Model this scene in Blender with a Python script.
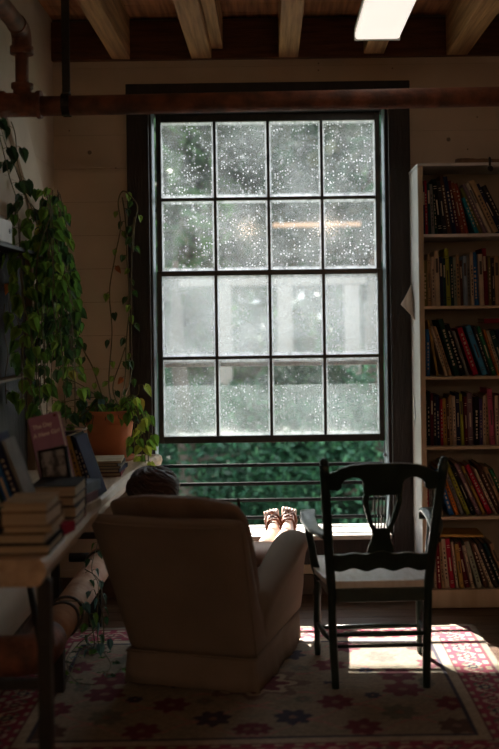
import bpy, bmesh, math, random
from mathutils import Vector, Matrix
R = math.radians
random.seed(7)
C = bpy.context.scene.collection
scn = bpy.context.scene
for o in list(bpy.data.objects): bpy.data.objects.remove(o)

# ------------------------------------------------------------------ camera
cd = bpy.data.cameras.new('camera'); cam = bpy.data.objects.new('camera', cd); C.objects.link(cam)
cam.location = (0, 0, 1.4); cam.rotation_euler = (R(90), 0, 0)
cam.rotation_euler = (Matrix.Rotation(R(0.8), 3, 'Y') @ Matrix.Rotation(R(90), 3, 'X')).to_euler()
cd.sensor_fit = 'VERTICAL'; cd.sensor_height = 36; cd.lens = 36 * 1000 / 749
cd.shift_x = -20.5 / 749; cd.shift_y = -52.5 / 749
cd.clip_start = .05; cd.clip_end = 200
cd.dof.use_dof = True; cd.dof.focus_distance = 4.7; cd.dof.aperture_fstop = 1.5
scn.camera = cam
# ------------------------------------------------------------------ world, sun, exposure
w = bpy.data.worlds.new('sky'); scn.world = w; w.use_nodes = True
wn = w.node_tree; bg = wn.nodes['Background']
tc = wn.nodes.new('ShaderNodeTexCoord'); ns = wn.nodes.new('ShaderNodeTexNoise'); cr = wn.nodes.new('ShaderNodeValToRGB')
ns.inputs['Scale'].default_value = 2.5; ns.inputs['Detail'].default_value = 6
cr.color_ramp.elements[0].color = (.58, .68, .78, 1); cr.color_ramp.elements[0].position = .35
cr.color_ramp.elements[1].color = (.90, .92, .93, 1); cr.color_ramp.elements[1].position = .6
wn.links.new(tc.outputs['Generated'], ns.inputs['Vector']); wn.links.new(ns.outputs['Fac'], cr.inputs['Fac'])
wn.links.new(cr.outputs['Color'], bg.inputs['Color']); bg.inputs['Strength'].default_value = 2.1
sd = bpy.data.lights.new('sun', 'SUN'); sun = bpy.data.objects.new('sun', sd); C.objects.link(sun)
sd.energy = 19.0; sd.angle = R(.6); sd.color = (1, .93, .84)
sun.rotation_euler = Vector((-.65, 1.65, 1)).to_track_quat('Z', 'Y').to_euler()
sun.location = (-6, 14, 12)
vs = scn.view_settings
vs.view_transform = 'Standard'; vs.look = 'None'; vs.gamma = 1; vs.use_curve_mapping = False; vs.exposure = 0.80
scn.cycles.max_bounces = 10; scn.cycles.transparent_max_bounces = 16
scn.cycles.use_denoising = True

# ------------------------------------------------------------------ helpers
def S(px, py, Y):                                   # point of the place for a measured direction at depth Y
    return Vector(((px - 270) / 1000 * Y, Y, 1.4 - (py - 322) / 1000 * Y))
MATS = {}
def M(name, c1, c2=None, scale=8, rough=.6, bump=0, metal=0, stretch=(1, 1, 1), detail=4, trans=0, spec=.5, lo=.35, hi=.65, bscale=None):
    if name in MATS: return MATS[name]
    m = bpy.data.materials.new(name); m.use_nodes = True; nt = m.node_tree; p = nt.nodes['Principled BSDF']
    p.inputs['Roughness'].default_value = rough; p.inputs['Metallic'].default_value = metal
    p.inputs['Specular IOR Level'].default_value = spec
    c2 = c2 or tuple(x * .75 for x in c1)
    t = nt.nodes.new('ShaderNodeTexCoord'); mp = nt.nodes.new('ShaderNodeMapping'); mp.inputs['Scale'].default_value = stretch
    n = nt.nodes.new('ShaderNodeTexNoise'); n.inputs['Scale'].default_value = scale; n.inputs['Detail'].default_value = detail
    r = nt.nodes.new('ShaderNodeValToRGB'); e = r.color_ramp.elements
    e[0].position = lo; e[0].color = (*c1, 1); e[1].position = hi; e[1].color = (*c2, 1)
    L = nt.links.new
    L(t.outputs['Object'], mp.inputs['Vector']); L(mp.outputs['Vector'], n.inputs['Vector']); L(n.outputs['Fac'], r.inputs['Fac'])
    L(r.outputs['Color'], p.inputs['Base Color'])
    if bump:
        n2 = nt.nodes.new('ShaderNodeTexNoise'); n2.inputs['Scale'].default_value = bscale or scale * 3; n2.inputs['Detail'].default_value = 6
        L(mp.outputs['Vector'], n2.inputs['Vector'])
        b = nt.nodes.new('ShaderNodeBump'); b.inputs['Strength'].default_value = bump; b.inputs['Distance'].default_value = .01
        L(n2.outputs['Fac'], b.inputs['Height']); L(b.outputs['Normal'], p.inputs['Normal'])
    MATS[name] = m; return m
def Mattr(name, rough=.6, trans=0, bump=0):         # colour from the mesh attribute "Col"
    if name in MATS: return MATS[name]
    m = bpy.data.materials.new(name); m.use_nodes = True; nt = m.node_tree; p = nt.nodes['Principled BSDF']; L = nt.links.new
    a = nt.nodes.new('ShaderNodeAttribute'); a.attribute_name = 'Col'
    n = nt.nodes.new('ShaderNodeTexNoise'); n.inputs['Scale'].default_value = 60
    mx = nt.nodes.new('ShaderNodeMixRGB'); mx.blend_type = 'OVERLAY'; mx.inputs['Fac'].default_value = .35
    L(a.outputs['Color'], mx.inputs['Color1']); L(n.outputs['Fac'], mx.inputs['Color2']); L(mx.outputs['Color'], p.inputs['Base Color'])
    p.inputs['Roughness'].default_value = rough
    if bump:
        b = nt.nodes.new('ShaderNodeBump'); b.inputs['Strength'].default_value = bump; b.inputs['Distance'].default_value = .004
        n3 = nt.nodes.new('ShaderNodeTexNoise'); n3.inputs['Scale'].default_value = 250; L(n3.outputs['Fac'], b.inputs['Height']); L(b.outputs['Normal'], p.inputs['Normal'])
    if trans:
        tr = nt.nodes.new('ShaderNodeBsdfTranslucent'); L(mx.outputs['Color'], tr.inputs['Color'])
        ms = nt.nodes.new('ShaderNodeMixShader'); ms.inputs['Fac'].default_value = trans
        L(p.outputs['BSDF'], ms.inputs[1]); L(tr.outputs['BSDF'], ms.inputs[2]); L(ms.outputs['Shader'], nt.nodes['Material Output'].inputs['Surface'])
    MATS[name] = m; return m
def Memit(name, c, s):
    m = bpy.data.materials.new(name); m.use_nodes = True; p = m.node_tree.nodes['Principled BSDF']
    p.inputs['Base Color'].default_value = (*c, 1); p.inputs['Emission Color'].default_value = (*c, 1); p.inputs['Emission Strength'].default_value = s
    return m
def Mglass(name, base, lown, speck, tint, seed, edge=.6):
    m = bpy.data.materials.new(name); m.use_nodes = True; nt = m.node_tree; L = nt.links.new; nt.nodes.remove(nt.nodes['Principled BSDF'])
    t = nt.nodes.new('ShaderNodeTexCoord'); mp = nt.nodes.new('ShaderNodeMapping'); mp.inputs['Location'].default_value = (seed, seed, seed * 2)
    L(t.outputs['Object'], mp.inputs['Vector'])
    def noise(sc, det):
        n = nt.nodes.new('ShaderNodeTexNoise'); n.inputs['Scale'].default_value = sc; n.inputs['Detail'].default_value = det; L(mp.outputs['Vector'], n.inputs['Vector']); return n.outputs['Fac']
    def mth(op, a, b=None, clamp=False):
        n = nt.nodes.new('ShaderNodeMath'); n.operation = op; n.use_clamp = clamp
        for k, v in enumerate((a, b)):
            if v is None: continue
            if isinstance(v, (int, float)): n.inputs[k].default_value = v
            else: L(v, n.inputs[k])
        return n.outputs[0]
    def rng(v, a, b, c, d):
        n = nt.nodes.new('ShaderNodeMapRange'); L(v, n.inputs['Value'])
        for k, x in zip(('From Min', 'From Max', 'To Min', 'To Max'), (a, b, c, d)): n.inputs[k].default_value = x
        return n.outputs[0]
    low = rng(noise(3.2, 4), .35, .65, 0, lown)
    mid = rng(noise(45, 3), .56, .72, 0, speck * .28)
    patch = rng(noise(6, 3), .35, .62, .15, 1)
    v = nt.nodes.new('ShaderNodeTexVoronoi'); v.inputs['Scale'].default_value = 72; v.inputs['Randomness'].default_value = 1; L(mp.outputs['Vector'], v.inputs['Vector'])
    dots = rng(v.outputs['Distance'], .19, .30, speck, 0)
    sep = nt.nodes.new('ShaderNodeSeparateColor'); L(v.outputs['Color'], sep.inputs[0])
    dots = mth('MULTIPLY', dots, rng(sep.outputs[0], .55, .65, 0, 1))
    v2 = nt.nodes.new('ShaderNodeTexVoronoi'); v2.inputs['Scale'].default_value = 38; L(mp.outputs['Vector'], v2.inputs['Vector'])
    sep2 = nt.nodes.new('ShaderNodeSeparateColor'); L(v2.outputs['Color'], sep2.inputs[0])
    big = mth('MULTIPLY', rng(v2.outputs['Distance'], .09, .14, speck * 1.2, 0), rng(sep2.outputs[1], .6, .7, 0, 1))
    f = mth('ADD', mth('ADD', low, base), mth('MULTIPLY', mth('ADD', mth('ADD', dots, big), mid), patch))
    sg = nt.nodes.new('ShaderNodeSeparateXYZ'); L(t.outputs['Generated'], sg.inputs[0])   # pale border painted along pane edges for light catching the putty
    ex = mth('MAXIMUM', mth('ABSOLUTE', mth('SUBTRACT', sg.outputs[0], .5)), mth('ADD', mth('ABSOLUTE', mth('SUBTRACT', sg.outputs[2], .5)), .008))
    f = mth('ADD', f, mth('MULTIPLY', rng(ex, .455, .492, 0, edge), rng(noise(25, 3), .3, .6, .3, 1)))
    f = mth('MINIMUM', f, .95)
    tr = nt.nodes.new('ShaderNodeBsdfTransparent'); tr.inputs['Color'].default_value = (*tint, 1)
    tl = nt.nodes.new('ShaderNodeBsdfTranslucent'); tl.inputs['Color'].default_value = (.96, .94, .95, 1)
    df = nt.nodes.new('ShaderNodeBsdfDiffuse'); df.inputs['Color'].default_value = (.7, .72, .7, 1)
    gl = nt.nodes.new('ShaderNodeBsdfGlossy'); gl.inputs['Roughness'].default_value = .08
    m0 = nt.nodes.new('ShaderNodeMixShader'); m0.inputs[0].default_value = .06; L(tl.outputs[0], m0.inputs[1]); L(df.outputs[0], m0.inputs[2])
    m1 = nt.nodes.new('ShaderNodeMixShader'); L(f, m1.inputs[0]); L(tr.outputs[0], m1.inputs[1]); L(m0.outputs[0], m1.inputs[2])
    m2 = nt.nodes.new('ShaderNodeMixShader'); m2.inputs[0].default_value = .03; L(m1.outputs[0], m2.inputs[1]); L(gl.outputs[0], m2.inputs[2])
    L(m2.outputs[0], nt.nodes['Material Output'].inputs['Surface'])
    return m

def box(bm, x0, x1, y0, y1, z0, z1, mi=0):
    vs_ = [bm.verts.new((x, y, z)) for x in (x0, x1) for y in (y0, y1) for z in (z0, z1)]
    for f in ((0, 1, 3, 2), (4, 6, 7, 5), (0, 4, 5, 1), (2, 3, 7, 6), (0, 2, 6, 4), (1, 5, 7, 3)):
        fc = bm.faces.new([vs_[i] for i in f]); fc.material_index = mi
    return vs_
def loft(bm, rings, cap=True, closed=True, mi=0):
    vr = [[bm.verts.new(p) for p in r] for r in rings]; n = len(rings[0])
    for a, b in zip(vr, vr[1:]):
        for i in range(n if closed else n - 1):
            f = bm.faces.new((a[i], a[(i + 1) % n], b[(i + 1) % n], b[i])); f.material_index = mi; f.smooth = True
    if cap and closed:
        bm.faces.new(vr[0][::-1]).material_index = mi; bm.faces.new(vr[-1]).material_index = mi
    return vr
def tube(bm, pts, r, n=8, cap=True, mi=0, flat=1.0):
    pts = [Vector(p) for p in pts]; rings = []; up = None
    for i, p in enumerate(pts):
        t = (pts[min(i + 1, len(pts) - 1)] - pts[max(i - 1, 0)])
        if t.length < 1e-9: t = Vector((0, 0, 1))
        t.normalize()
        if up is None: up = t.orthogonal().normalized()
        up = up - t * up.dot(t)
        if up.length < 1e-6: up = t.orthogonal()
        up.normalize(); s = t.cross(up); rr = r[i] if isinstance(r, (list, tuple)) else r
        rings.append([p + (up * math.cos(a) + s * math.sin(a) * flat) * rr for a in [2 * math.pi * k / n for k in range(n)]])
    loft(bm, rings, cap, True, mi)
def lathe(bm, prof, c=(0, 0, 0), n=28, cap=True, mi=0):
    loft(bm, [[(c[0] + r * math.cos(2 * math.pi * k / n), c[1] + r * math.sin(2 * math.pi * k / n), c[2] + z) for k in range(n)] for r, z in prof], cap, True, mi)
def prism(bm, outline, f, t0, t1, mi=0):            # outline of (u,v); f(u,v,t) -> point
    a = [bm.verts.new(f(u, v, t0)) for u, v in outline]; b = [bm.verts.new(f(u, v, t1)) for u, v in outline]; n = len(a)
    for i in range(n): bm.faces.new((a[i], a[(i + 1) % n], b[(i + 1) % n], b[i])).material_index = mi
    bm.faces.new(a[::-1]).material_index = mi; bm.faces.new(b).material_index = mi
def spline(P, k=8):
    P = [Vector(p) for p in P]; Q = [P[0]] + P + [P[-1]]; out = []
    for i in range(1, len(Q) - 2):
        for j in range(k):
            t = j / k; a, b, c, d = Q[i - 1], Q[i], Q[i + 1], Q[i + 2]
            out.append(.5 * ((2 * b) + (c - a) * t + (2 * a - 5 * b + 4 * c - d) * t * t + (3 * b - a - 3 * c + d) * t ** 3))
    out.append(P[-1]); return out
def B(): return bmesh.new()
def obj(name, bm, mats, parent=None, world=False, bev=0, sub=0, smooth=False, recalc=True):
    if parent is not None and world:
        bm.transform(pm(parent).inverted())
    if recalc: bmesh.ops.recalc_face_normals(bm, faces=bm.faces)
    me = bpy.data.meshes.new(name); bm.to_mesh(me); bm.free()
    for m in (mats if isinstance(mats, (list, tuple)) else [mats]): me.materials.append(m)
    if smooth:
        for f in me.polygons: f.use_smooth = True
    o = bpy.data.objects.new(name, me); C.objects.link(o)
    if parent is not None: o.parent = parent
    if bev:
        b = o.modifiers.new('bevel', 'BEVEL'); b.width = bev; b.segments = 2; b.limit_method = 'ANGLE'; b.angle_limit = R(35)
    if sub:
        s = o.modifiers.new('sub', 'SUBSURF'); s.levels = sub; s.render_levels = sub
    return o
def pm(o):
    m = Matrix.LocRotScale(o.location, o.rotation_euler, o.scale)
    return pm(o.parent) @ m if o.parent else m
def tag(o, label=None, cat=None, group=None, kind=None):
    if label: o['label'] = label
    if cat: o['category'] = cat
    if group: o['group'] = group
    if kind: o['kind'] = kind
    return o
def thing(name, label, cat, loc=(0, 0, 0), rz=0, group=None, kind=None):
    o = bpy.data.objects.new(name, None); C.objects.link(o); o.location = loc; o.rotation_euler = (0, 0, rz); o.empty_display_size = .05
    return tag(o, label, cat, group, kind)
def bb(*a, **k):
    b = B(); box(b, *a, **k); return b

# ------------------------------------------------------------------ materials
paint = M('old_white_paint', (.60, .49, .37), (.51, .41, .30), scale=3, rough=.75, bump=.25, bscale=14)
paint_dark = M('board_gap', (.06, .045, .035), (.04, .03, .02))
paint_gap = M('painted_board_gap', (.20, .15, .10), (.14, .10, .07))
darkwood = M('dark_timber', (.009, .007, .006), (.022, .015, .012), scale=6, rough=.6, bump=.5, stretch=(4, 4, .6))
mattblack = M('matt_black_bar', (.008, .009, .009), (.012, .013, .013), rough=.9, spec=.1)
blackpaint = M('black_sash_paint', (.010, .012, .012), (.02, .024, .024), rough=.3, scale=30, bump=.1)
track = M('grey_jamb_track', (.34, .42, .48), (.22, .28, .33), rough=.35, metal=.1)
joistm = M('pine_joist', (.60, .33, .14), (.30, .15, .06), scale=4, rough=.7, bump=.5, stretch=(9, .5, 9))
deckm = M('ceiling_boards', (.56, .25, .10), (.27, .115, .05), scale=4, rough=.75, bump=.4, stretch=(9, .6, 9))
headm = M('header_timber', (.16, .065, .032), (.08, .034, .018), scale=5, rough=.8, bump=.6, stretch=(1, 5, 9))
floorm = M('floor_planks', (.12, .065, .035), (.06, .03, .016), scale=5, rough=.42, bump=.3, stretch=(.6, 9, 9))
rust = M('rusty_iron', (.26, .09, .045), (.10, .04, .024), scale=14, rough=.65, bump=.5, bscale=60)
iron = M('black_iron', (.012, .011, .010), (.022, .018, .014), rough=.45, scale=30, bump=.2)
casew = M('white_bookcase_paint', (.62, .60, .56), (.54, .52, .48), scale=4, rough=.5)
casewood = M('pine_edge', (.50, .40, .28), (.40, .31, .20), scale=5, rough=.6, stretch=(3, 3, .5))
fabric = M('taupe_upholstery', (.235, .185, .145), (.205, .16, .125), scale=5, rough=.9, bump=.25, bscale=160, spec=.2)
fabric2 = M('brown_cushion_fabric', (.23, .16, .12), (.18, .12, .085), scale=9, rough=.85, bump=.3, bscale=40, spec=.25)
pipingm = M('dark_piping', (.05, .03, .022), rough=.7)
greenpaint = M('dark_green_chair_paint', (.026, .048, .040), (.014, .026, .022), scale=14, rough=.28, bump=.15)
seatm = M('worn_seat_wood', (.86, .82, .80), (.74, .67, .62), scale=8, rough=.22, bump=.2, stretch=(6, 1, 1), lo=.4, hi=.75)
slabm = M('live_edge_wood', (.60, .45, .31), (.42, .29, .19), scale=6, rough=.42, bump=.4, stretch=(5, 1, 5))
barkm = M('pale_sapwood', (.62, .50, .36), (.40, .29, .19), scale=20, rough=.7, bump=.6)
terra = M('terracotta', (.58, .20, .085), (.42, .14, .06), scale=7, rough=.8, bump=.2, lo=.3, hi=.75)
soilm = M('potting_soil', (.02, .014, .01), (.04, .03, .02), scale=60, rough=1, bump=.8)
stemm = M('vine_stem', (.14, .13, .05), (.09, .06, .03), scale=20, rough=.7)
leafm = Mattr('vine_leaf', rough=.38, trans=.45)
treeleaf = Mattr('tree_leaf', rough=.6, trans=.3)
bark = M('tree_bark', (.08, .06, .045), (.05, .04, .03), scale=12, bump=.6)
skin = M('skin', (.62, .36, .25), (.56, .31, .21), scale=20, rough=.5)
hairm = M('dark_brown_hair', (.035, .018, .012), (.09, .045, .03), scale=20, rough=.38, bump=.6, stretch=(1, 5, 5), bscale=90)
leather = M('brown_leather', (.26, .085, .032), (.18, .055, .02), scale=20, rough=.5, bump=.2)
cloth = M('navy_dress_cloth', (.03, .035, .06), (.02, .025, .045), rough=.9)
pages = M('book_pages', (.48, .38, .26), (.38, .29, .19), scale=3, rough=.85, stretch=(1, 1, 60), bump=.3)
stone = M('garden_ground', (.10, .13, .06), (.06, .09, .04), scale=2, rough=1)
sillm = M('white_sill_paint', (.70, .66, .60), (.55, .50, .44), scale=10, rough=.45, bump=.2)
baseb = M('brown_baseboard', (.09, .055, .035), (.06, .036, .024), scale=6, rough=.6, stretch=(.6, 5, 5))
wood_light = M('light_wood_post', (.26, .17, .10), (.18, .11, .065), scale=5, rough=.6, stretch=(5, 5, .7))

# ------------------------------------------------------------------ the setting
WY = 5.15; XL = -1.10; XR = 2.6; YB = -5.0; CZ = 2.97
OX0, OX1, OZ0, OZ1 = -.622, .625, .30, 2.512          # opening in the window wall
def struct(name, bm, m, bev=0): return tag(obj(name, bm, m, bev=bev), kind='structure')
b = B(); x = XL - .3                                 # floor planks run left to right in front of the window
yy = YB
while yy < WY + .1:
    h = .135; box(b, XL - .12, XR, yy + .002, yy + h - .002, -.05, 0); box(b, XL - .12, XR, yy + h - .002, yy + h + .002, -.05, -.004, 1); yy += h
struct('floor', b, [floorm, paint_dark])
b = B()
rows = []; z = 2.374 - .172 * 14
while z < 2.80:
    rows.append((max(z, 0), min(z + .172, 2.80))); z += .172
def planks(b, f, a0, a1, z0, z1, t):
    for za, zb in rows:
        za2, zb2 = max(za, z0), min(zb, z1)
        if zb2 - za2 < .01: continue
        f(b, a0, a1, za2 + .0008, zb2 - .0008, t)
def fy(b, a0, a1, z0, z1, t): box(b, a0, a1, WY, WY + t, z0, z1)
for a0, a1, z0, z1 in ((XL, OX0, 0, 2.8), (OX1, XR, 0, 2.8), (OX0, OX1, OZ1, 2.8), (OX0, OX1, 0, OZ0)):
    planks(b, fy, a0, a1, z0, z1, .03)
    box(b, a0, a1, WY + .004, WY + .16, z0, z1, 1)
box(b, XL, XR, WY + .004, WY + .16, 2.8, 3.1, 1)
for px, py in ((92, 150), (451, 142), (322, 64), (322, 71), (396, 70), (72, 128), (118, 166), (480, 120), (470, 152)):   # nail holes
    p = S(px, py, WY); r = .011 if (px in (92, 451)) else .004
    tube(b, [(p.x, WY - .0015, p.z), (p.x, WY + .002, p.z)], r, 10, mi=1)
struct('wall_front', b, [paint, paint_gap])
b = B()
def fx(b, a0, a1, z0, z1, t): box(b, XL - t, XL, a0, a1, z0, z1)
planks(b, fx, YB, WY, 0, 2.8, .03); box(b, XL - .16, XL - .004, YB, WY + .16, 0, 3.1, 1)
box(b, XL - .03, XL, YB, WY, 2.8, 2.97)
struct('wall_left', b, [paint, paint_gap])
b = bb(XR, XR + .15, YB, WY + .16, 0, 3.1); struct('wall_right', b, paint)
b = bb(XL - .15, XR + .15, YB - .15, YB, 0, 3.1); struct('wall_rear', b, paint)
b = B(); x = XL - .15                                # ceiling deck boards run across the joists
yy = YB - .15
while yy < WY + .16:
    box(b, XL - .15, XR + .15, yy + .003, yy + .137, CZ, CZ + .03); yy += .14
box(b, XL - .15, XR + .15, YB - .15, WY + .2, CZ + .03, CZ + .15, 1)
struct('ceiling', b, [deckm, paint_dark])
struct('baseboard_front', bb(XL, XR, WY - .022, WY, 0, .10), baseb, bev=.004)
struct('baseboard_left', bb(XL, XL + .02, YB, WY - .03, 0, .10), baseb, bev=.004)
struct('trim_1', bb(XL, XR, WY - .035, WY + .004, 2.752, 2.95), headm, bev=.004)
# diagonal brace board on the left wall
b = B()
prism(b, [(2.9, 2.97), (4.02, 2.70), (4.80, 2.06), (4.62, 1.90), (3.86, 2.50), (2.9, 2.76)], lambda u, v, t: (XL + t, u, v), .0005, .022)
struct('trim_2', b, M('pale_brace_paint', (.60, .50, .39), (.50, .41, .31), scale=4, rough=.7, bump=.2), bev=.005)
# joists
def joist(name, label, x0, x1, z0, y1=WY - .04, dx=0, y0=YB):
    x0 += .018; x1 += .018
    t = thing(name, label, 'beam', ((x0 + x1) / 2, y1, z0), group='ceiling joists')
    bm = B(); n = 14; rings = []
    for k in range(n + 1):
        y = y0 + (y1 - y0) * k / n; j = random.uniform(-.004, .004); d = dx * (1 - k / n)
        rings.append([(x0 + j + d, y, z0 + random.uniform(-.003, .003)), (x1 + j + d, y, z0 + random.uniform(-.003, .003)), (x1 + j + d, y, CZ - .002), (x0 + j + d, y, CZ - .002)])
    loft(bm, rings); 
    for f in bm.faces: f.smooth = False
    bm.transform(Matrix.Translation(-Vector(t.location)))
    o = obj(name, bm, joistm, None, bev=.006); o.location = t.location
    for k in ('label', 'category', 'group'): o[k] = t[k]
    bpy.data.objects.remove(t)
joist('ceiling_joist', 'rough pale ceiling joist at the far left, above the hanging iron strap', -.81, -.715, 2.752)
joist('ceiling_joist', 'ceiling joist left of centre, the left one of a paired set', -.405, -.30, 2.752)
joist('ceiling_joist', 'narrower ceiling joist nailed to the right side of its pair', -.296, -.235, 2.80)
joist('ceiling_joist', 'single worn ceiling joist above the middle of the window', .045, .145, 2.752)
joist('ceiling_joist', 'short end of ceiling joist showing behind the strip light', .475, .58, 2.762)
joist('ceiling_joist', 'broad ceiling joist at the right above the bookcase', .90, 1.01, 2.752)
0 and joist('ceiling_joist', 'shadowed ceiling joist running along the top of the left wall', -1.098, -1.0, 2.86)
for x in (1.35, 1.8, 2.2): pass

# ------------------------------------------------------------------ window
W = thing('window_1', None, None, (0, WY, OZ0), kind='structure')
W['label'] = 'tall black sash window with sixteen dirty panes, lower sash raised'
for n_, a in (('casing', (-.722, OX0 + .012, WY - .03, WY - .0005, .10, 2.62)), ('casing', (OX1 - .006, .73, WY - .03, WY - .0005, .0, 2.62)),
              ('casing', (-.722, .73, WY - .045, WY - .0305, 2.50, 2.625))):
    obj('casing', bb(*a), darkwood, W, True, bev=.004)
b = bb(OX0 + .012, OX1 - .006, WY - .03, WY - .0005, .155, OZ0 - .005); obj('apron', b, darkwood, W, True, bev=.004)
b = B()
box(b, OX0, OX0 + .02, WY, WY + .17, OZ0, OZ1); box(b, OX1 - .02, OX1, WY, WY + .17, OZ0, OZ1); box(b, OX0 + .02, OX1 - .02, WY, WY + .17, OZ1 - .02, OZ1)
obj('jamb', b, darkwood, W, True, bev=.002)
b = B()
for xa, xb in ((OX0 + .021, OX0 + .036), (OX1 - .036, OX1 - .021)):
    sg = 1 if xa < 0 else -1; x_ = OX0 + .0205 if xa < 0 else OX1 - .0205
    prism(b, [(x_, WY - .004), (x_ + sg * .006, WY + .000), (x_ + sg * .016, WY + .032), (x_, WY + .032)], lambda u, v, t_: (u, v, t_), OZ0 + .018, OZ1 - .021)
obj('jamb_track', b, track, W, True, bev=.004)
b = bb(OX0 + .022, OX1 - .022, WY - .09, WY + .2, OZ0 - .008, OZ0 + .016); obj('sill', b, sillm, W, True, bev=.006)
SX0, SX1 = OX0 + .038, OX1 - .038
cols = [SX0 + .026 + (SX1 - SX0 - .052) * k / 4 for k in range(5)]
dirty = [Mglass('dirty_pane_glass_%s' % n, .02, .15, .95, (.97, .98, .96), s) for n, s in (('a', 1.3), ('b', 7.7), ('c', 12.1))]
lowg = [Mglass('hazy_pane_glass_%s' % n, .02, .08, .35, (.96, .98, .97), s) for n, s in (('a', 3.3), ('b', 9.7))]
def sash(name, y0, y1, z0, z1, rail0, rail1, mid, glass, mid_t=.016):
    b = B()
    box(b, SX0, SX0 + .026, y0, y1, z0, z1); box(b, SX1 - .026, SX1, y0, y1, z0, z1)
    box(b, SX0 + .026, SX1 - .026, y0, y1, z0, z0 + rail0); box(b, SX0 + .026, SX1 - .026, y0, y1, z1 - rail1, z1)
    s = obj(name, b, blackpaint, W, True, bev=.003)
    b = B()
    for xm in cols[1:4]: box(b, xm - .0075, xm + .0075, y0 + .004, y1 - .004, z0 + rail0, z1 - rail1)
    box(b, SX0 + .026, SX1 - .026, y0 + .006, y1 - .006, mid - mid_t / 2, mid + mid_t / 2)
    m_ = obj('muntin', b, blackpaint, s, bev=.002); m_.data.transform(pm(W).inverted())
    for za, zb in ((mid + mid_t / 2, z1 - rail1), (z0 + rail0, mid - mid_t / 2)):
        for k in range(4):
            xa = cols[k] + (.0075 if k else 0); xb = cols[k + 1] - (.0075 if k < 3 else 0)
            ym = (y0 + y1) / 2
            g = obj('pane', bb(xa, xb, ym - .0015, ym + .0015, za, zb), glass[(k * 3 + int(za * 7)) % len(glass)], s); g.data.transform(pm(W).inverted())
def zy(py, Y): return 1.4 - (py - 322) / 1000 * Y
YU0, YU1 = WY + .075, WY + .105; YLs0, YLs1 = WY + .035, WY + .068
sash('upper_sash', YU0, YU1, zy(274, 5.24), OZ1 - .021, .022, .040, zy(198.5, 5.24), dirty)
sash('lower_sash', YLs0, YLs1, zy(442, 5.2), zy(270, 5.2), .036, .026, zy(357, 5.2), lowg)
YS = WY + .130
storm = Mglass('storm_glass', .13, .18, .25, (.97, .97, .98), 21.0, 0)
storm2 = Mglass('speckled_storm_glass', .03, .16, .6, (.96, .98, .95), 33.0, 0)
obj('storm_pane', bb(SX0, SX1, YS, YS + .003, zy(360, YS), zy(277, YS)), storm, W, True)
obj('storm_pane', bb(SX0, SX1, YS + .01, YS + .013, zy(441, YS), zy(385, YS)), storm2, W, True)
obj('storm_rail', bb(SX0, SX1, YS - .008, YS + .008, zy(366, YS), zy(360, YS)), M('pale_storm_rail', (.75, .73, .70), (.55, .50, .48), rough=.5, scale=30), W, True, bev=.002)
for y_ in (465, 483.5, 500, 517.5):
    b = B(); z_ = zy(y_, 5.34); tube(b, [(OX0 - .03, 5.34, z_), (OX1 + .03, 5.34, z_)], .0095, 10); obj('guard_bar', b, mattblack, W, True)
b = B()
for x_ in (OX0 - .02, OX1 + .02): box(b, x_ - .015, x_ + .015, 5.315, 5.365, .31, .70)
obj('guard_bracket', b, iron, W, True)
b = B(); tube(b, [(SX1 - .003, WY + .02, zy(442, 5.17)), (SX1 - .003, WY + .02, zy(470, 5.17))], .004, 8); tube(b, [(SX1 - .003, WY + .02, zy(455, 5.17)), (SX1 - .003, WY + .02, zy(458, 5.17))], .008, 8)
obj('sash_rod', b, track, W, True)

# ------------------------------------------------------------------ pipes
P = thing('overhead_pipe', 'rusty iron pipe running across in front of the window top', 'pipe', (-.99, 4.05, 2.29))
PY, PZ, PR = 4.05, 2.293, .040
b = B(); tube(b, [(XL + .002, PY, PZ - .008), (.0, PY, PZ), (XR - .002, PY, PZ + .02)], PR, 20); obj('pipe_run', b, rust, P, True)
b = B(); tube(b, [(-1.075, PY, PZ), (-1.06, PY, PZ), (-1.06, PY, PZ), (-.93, PY, PZ), (-.93, PY, PZ), (-.912, PY, PZ)], [.056, .056, .049, .049, .056, .056], 20)
tube(b, [(-.99, PY, PZ + .03), (-.99, PY, PZ + .065), (-.99, PY, PZ + .065), (-.99, PY, PZ + .085)], [.036, .036, .044, .044], 20); obj('tee_fitting', b, rust, P, True)
b = B(); tube(b, [(-.99, PY, PZ + .06), (-.99, PY, PZ + .26)], .027, 16); obj('riser', b, rust, P, True)
b = B(); tube(b, spline([(-.99, PY, PZ + .22), (-.99, PY, PZ + .27), (-.99, PY - .03, PZ + .30), (-.99, PY - .09, PZ + .305)], 5), .040, 16)
tube(b, [(-.99, PY, PZ + .205), (-.99, PY, PZ + .235)], .047, 16); obj('elbow_fitting', b, rust, P, True)
b = B(); tube(b, [(-.99, PY - .08, PZ + .305), (-.99, 2.4, PZ + .33)], .036, 16); obj('branch_pipe', b, rust, P, True)
t = thing('pipe_hanger', 'black iron strap hanging from the ceiling around the rusty pipe', 'hanger', (-.812, PY, CZ))
b = B(); box(b, -.828, -.796, PY - .004, PY + .004, PZ + .043, CZ - .001); obj('strap', b, iron, t, True)
b = B(); 
ring = [(-.812, PY + math.cos(a) * .046, PZ - .001 + math.sin(a) * .046) for a in [2 * math.pi * k / 24 for k in range(25)]]
for p, q in zip(ring, ring[1:]):
    vsr = [b.verts.new(c) for c in ((-.828, *p[1:]), (-.796, *p[1:]), (-.796, *q[1:]), (-.828, *q[1:]))]; b.faces.new(vsr)
o = obj('collar', b, iron, t, True); sm_ = o.modifiers.new('thick', 'SOLIDIFY'); sm_.thickness = .004; sm_.offset = 1
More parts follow.
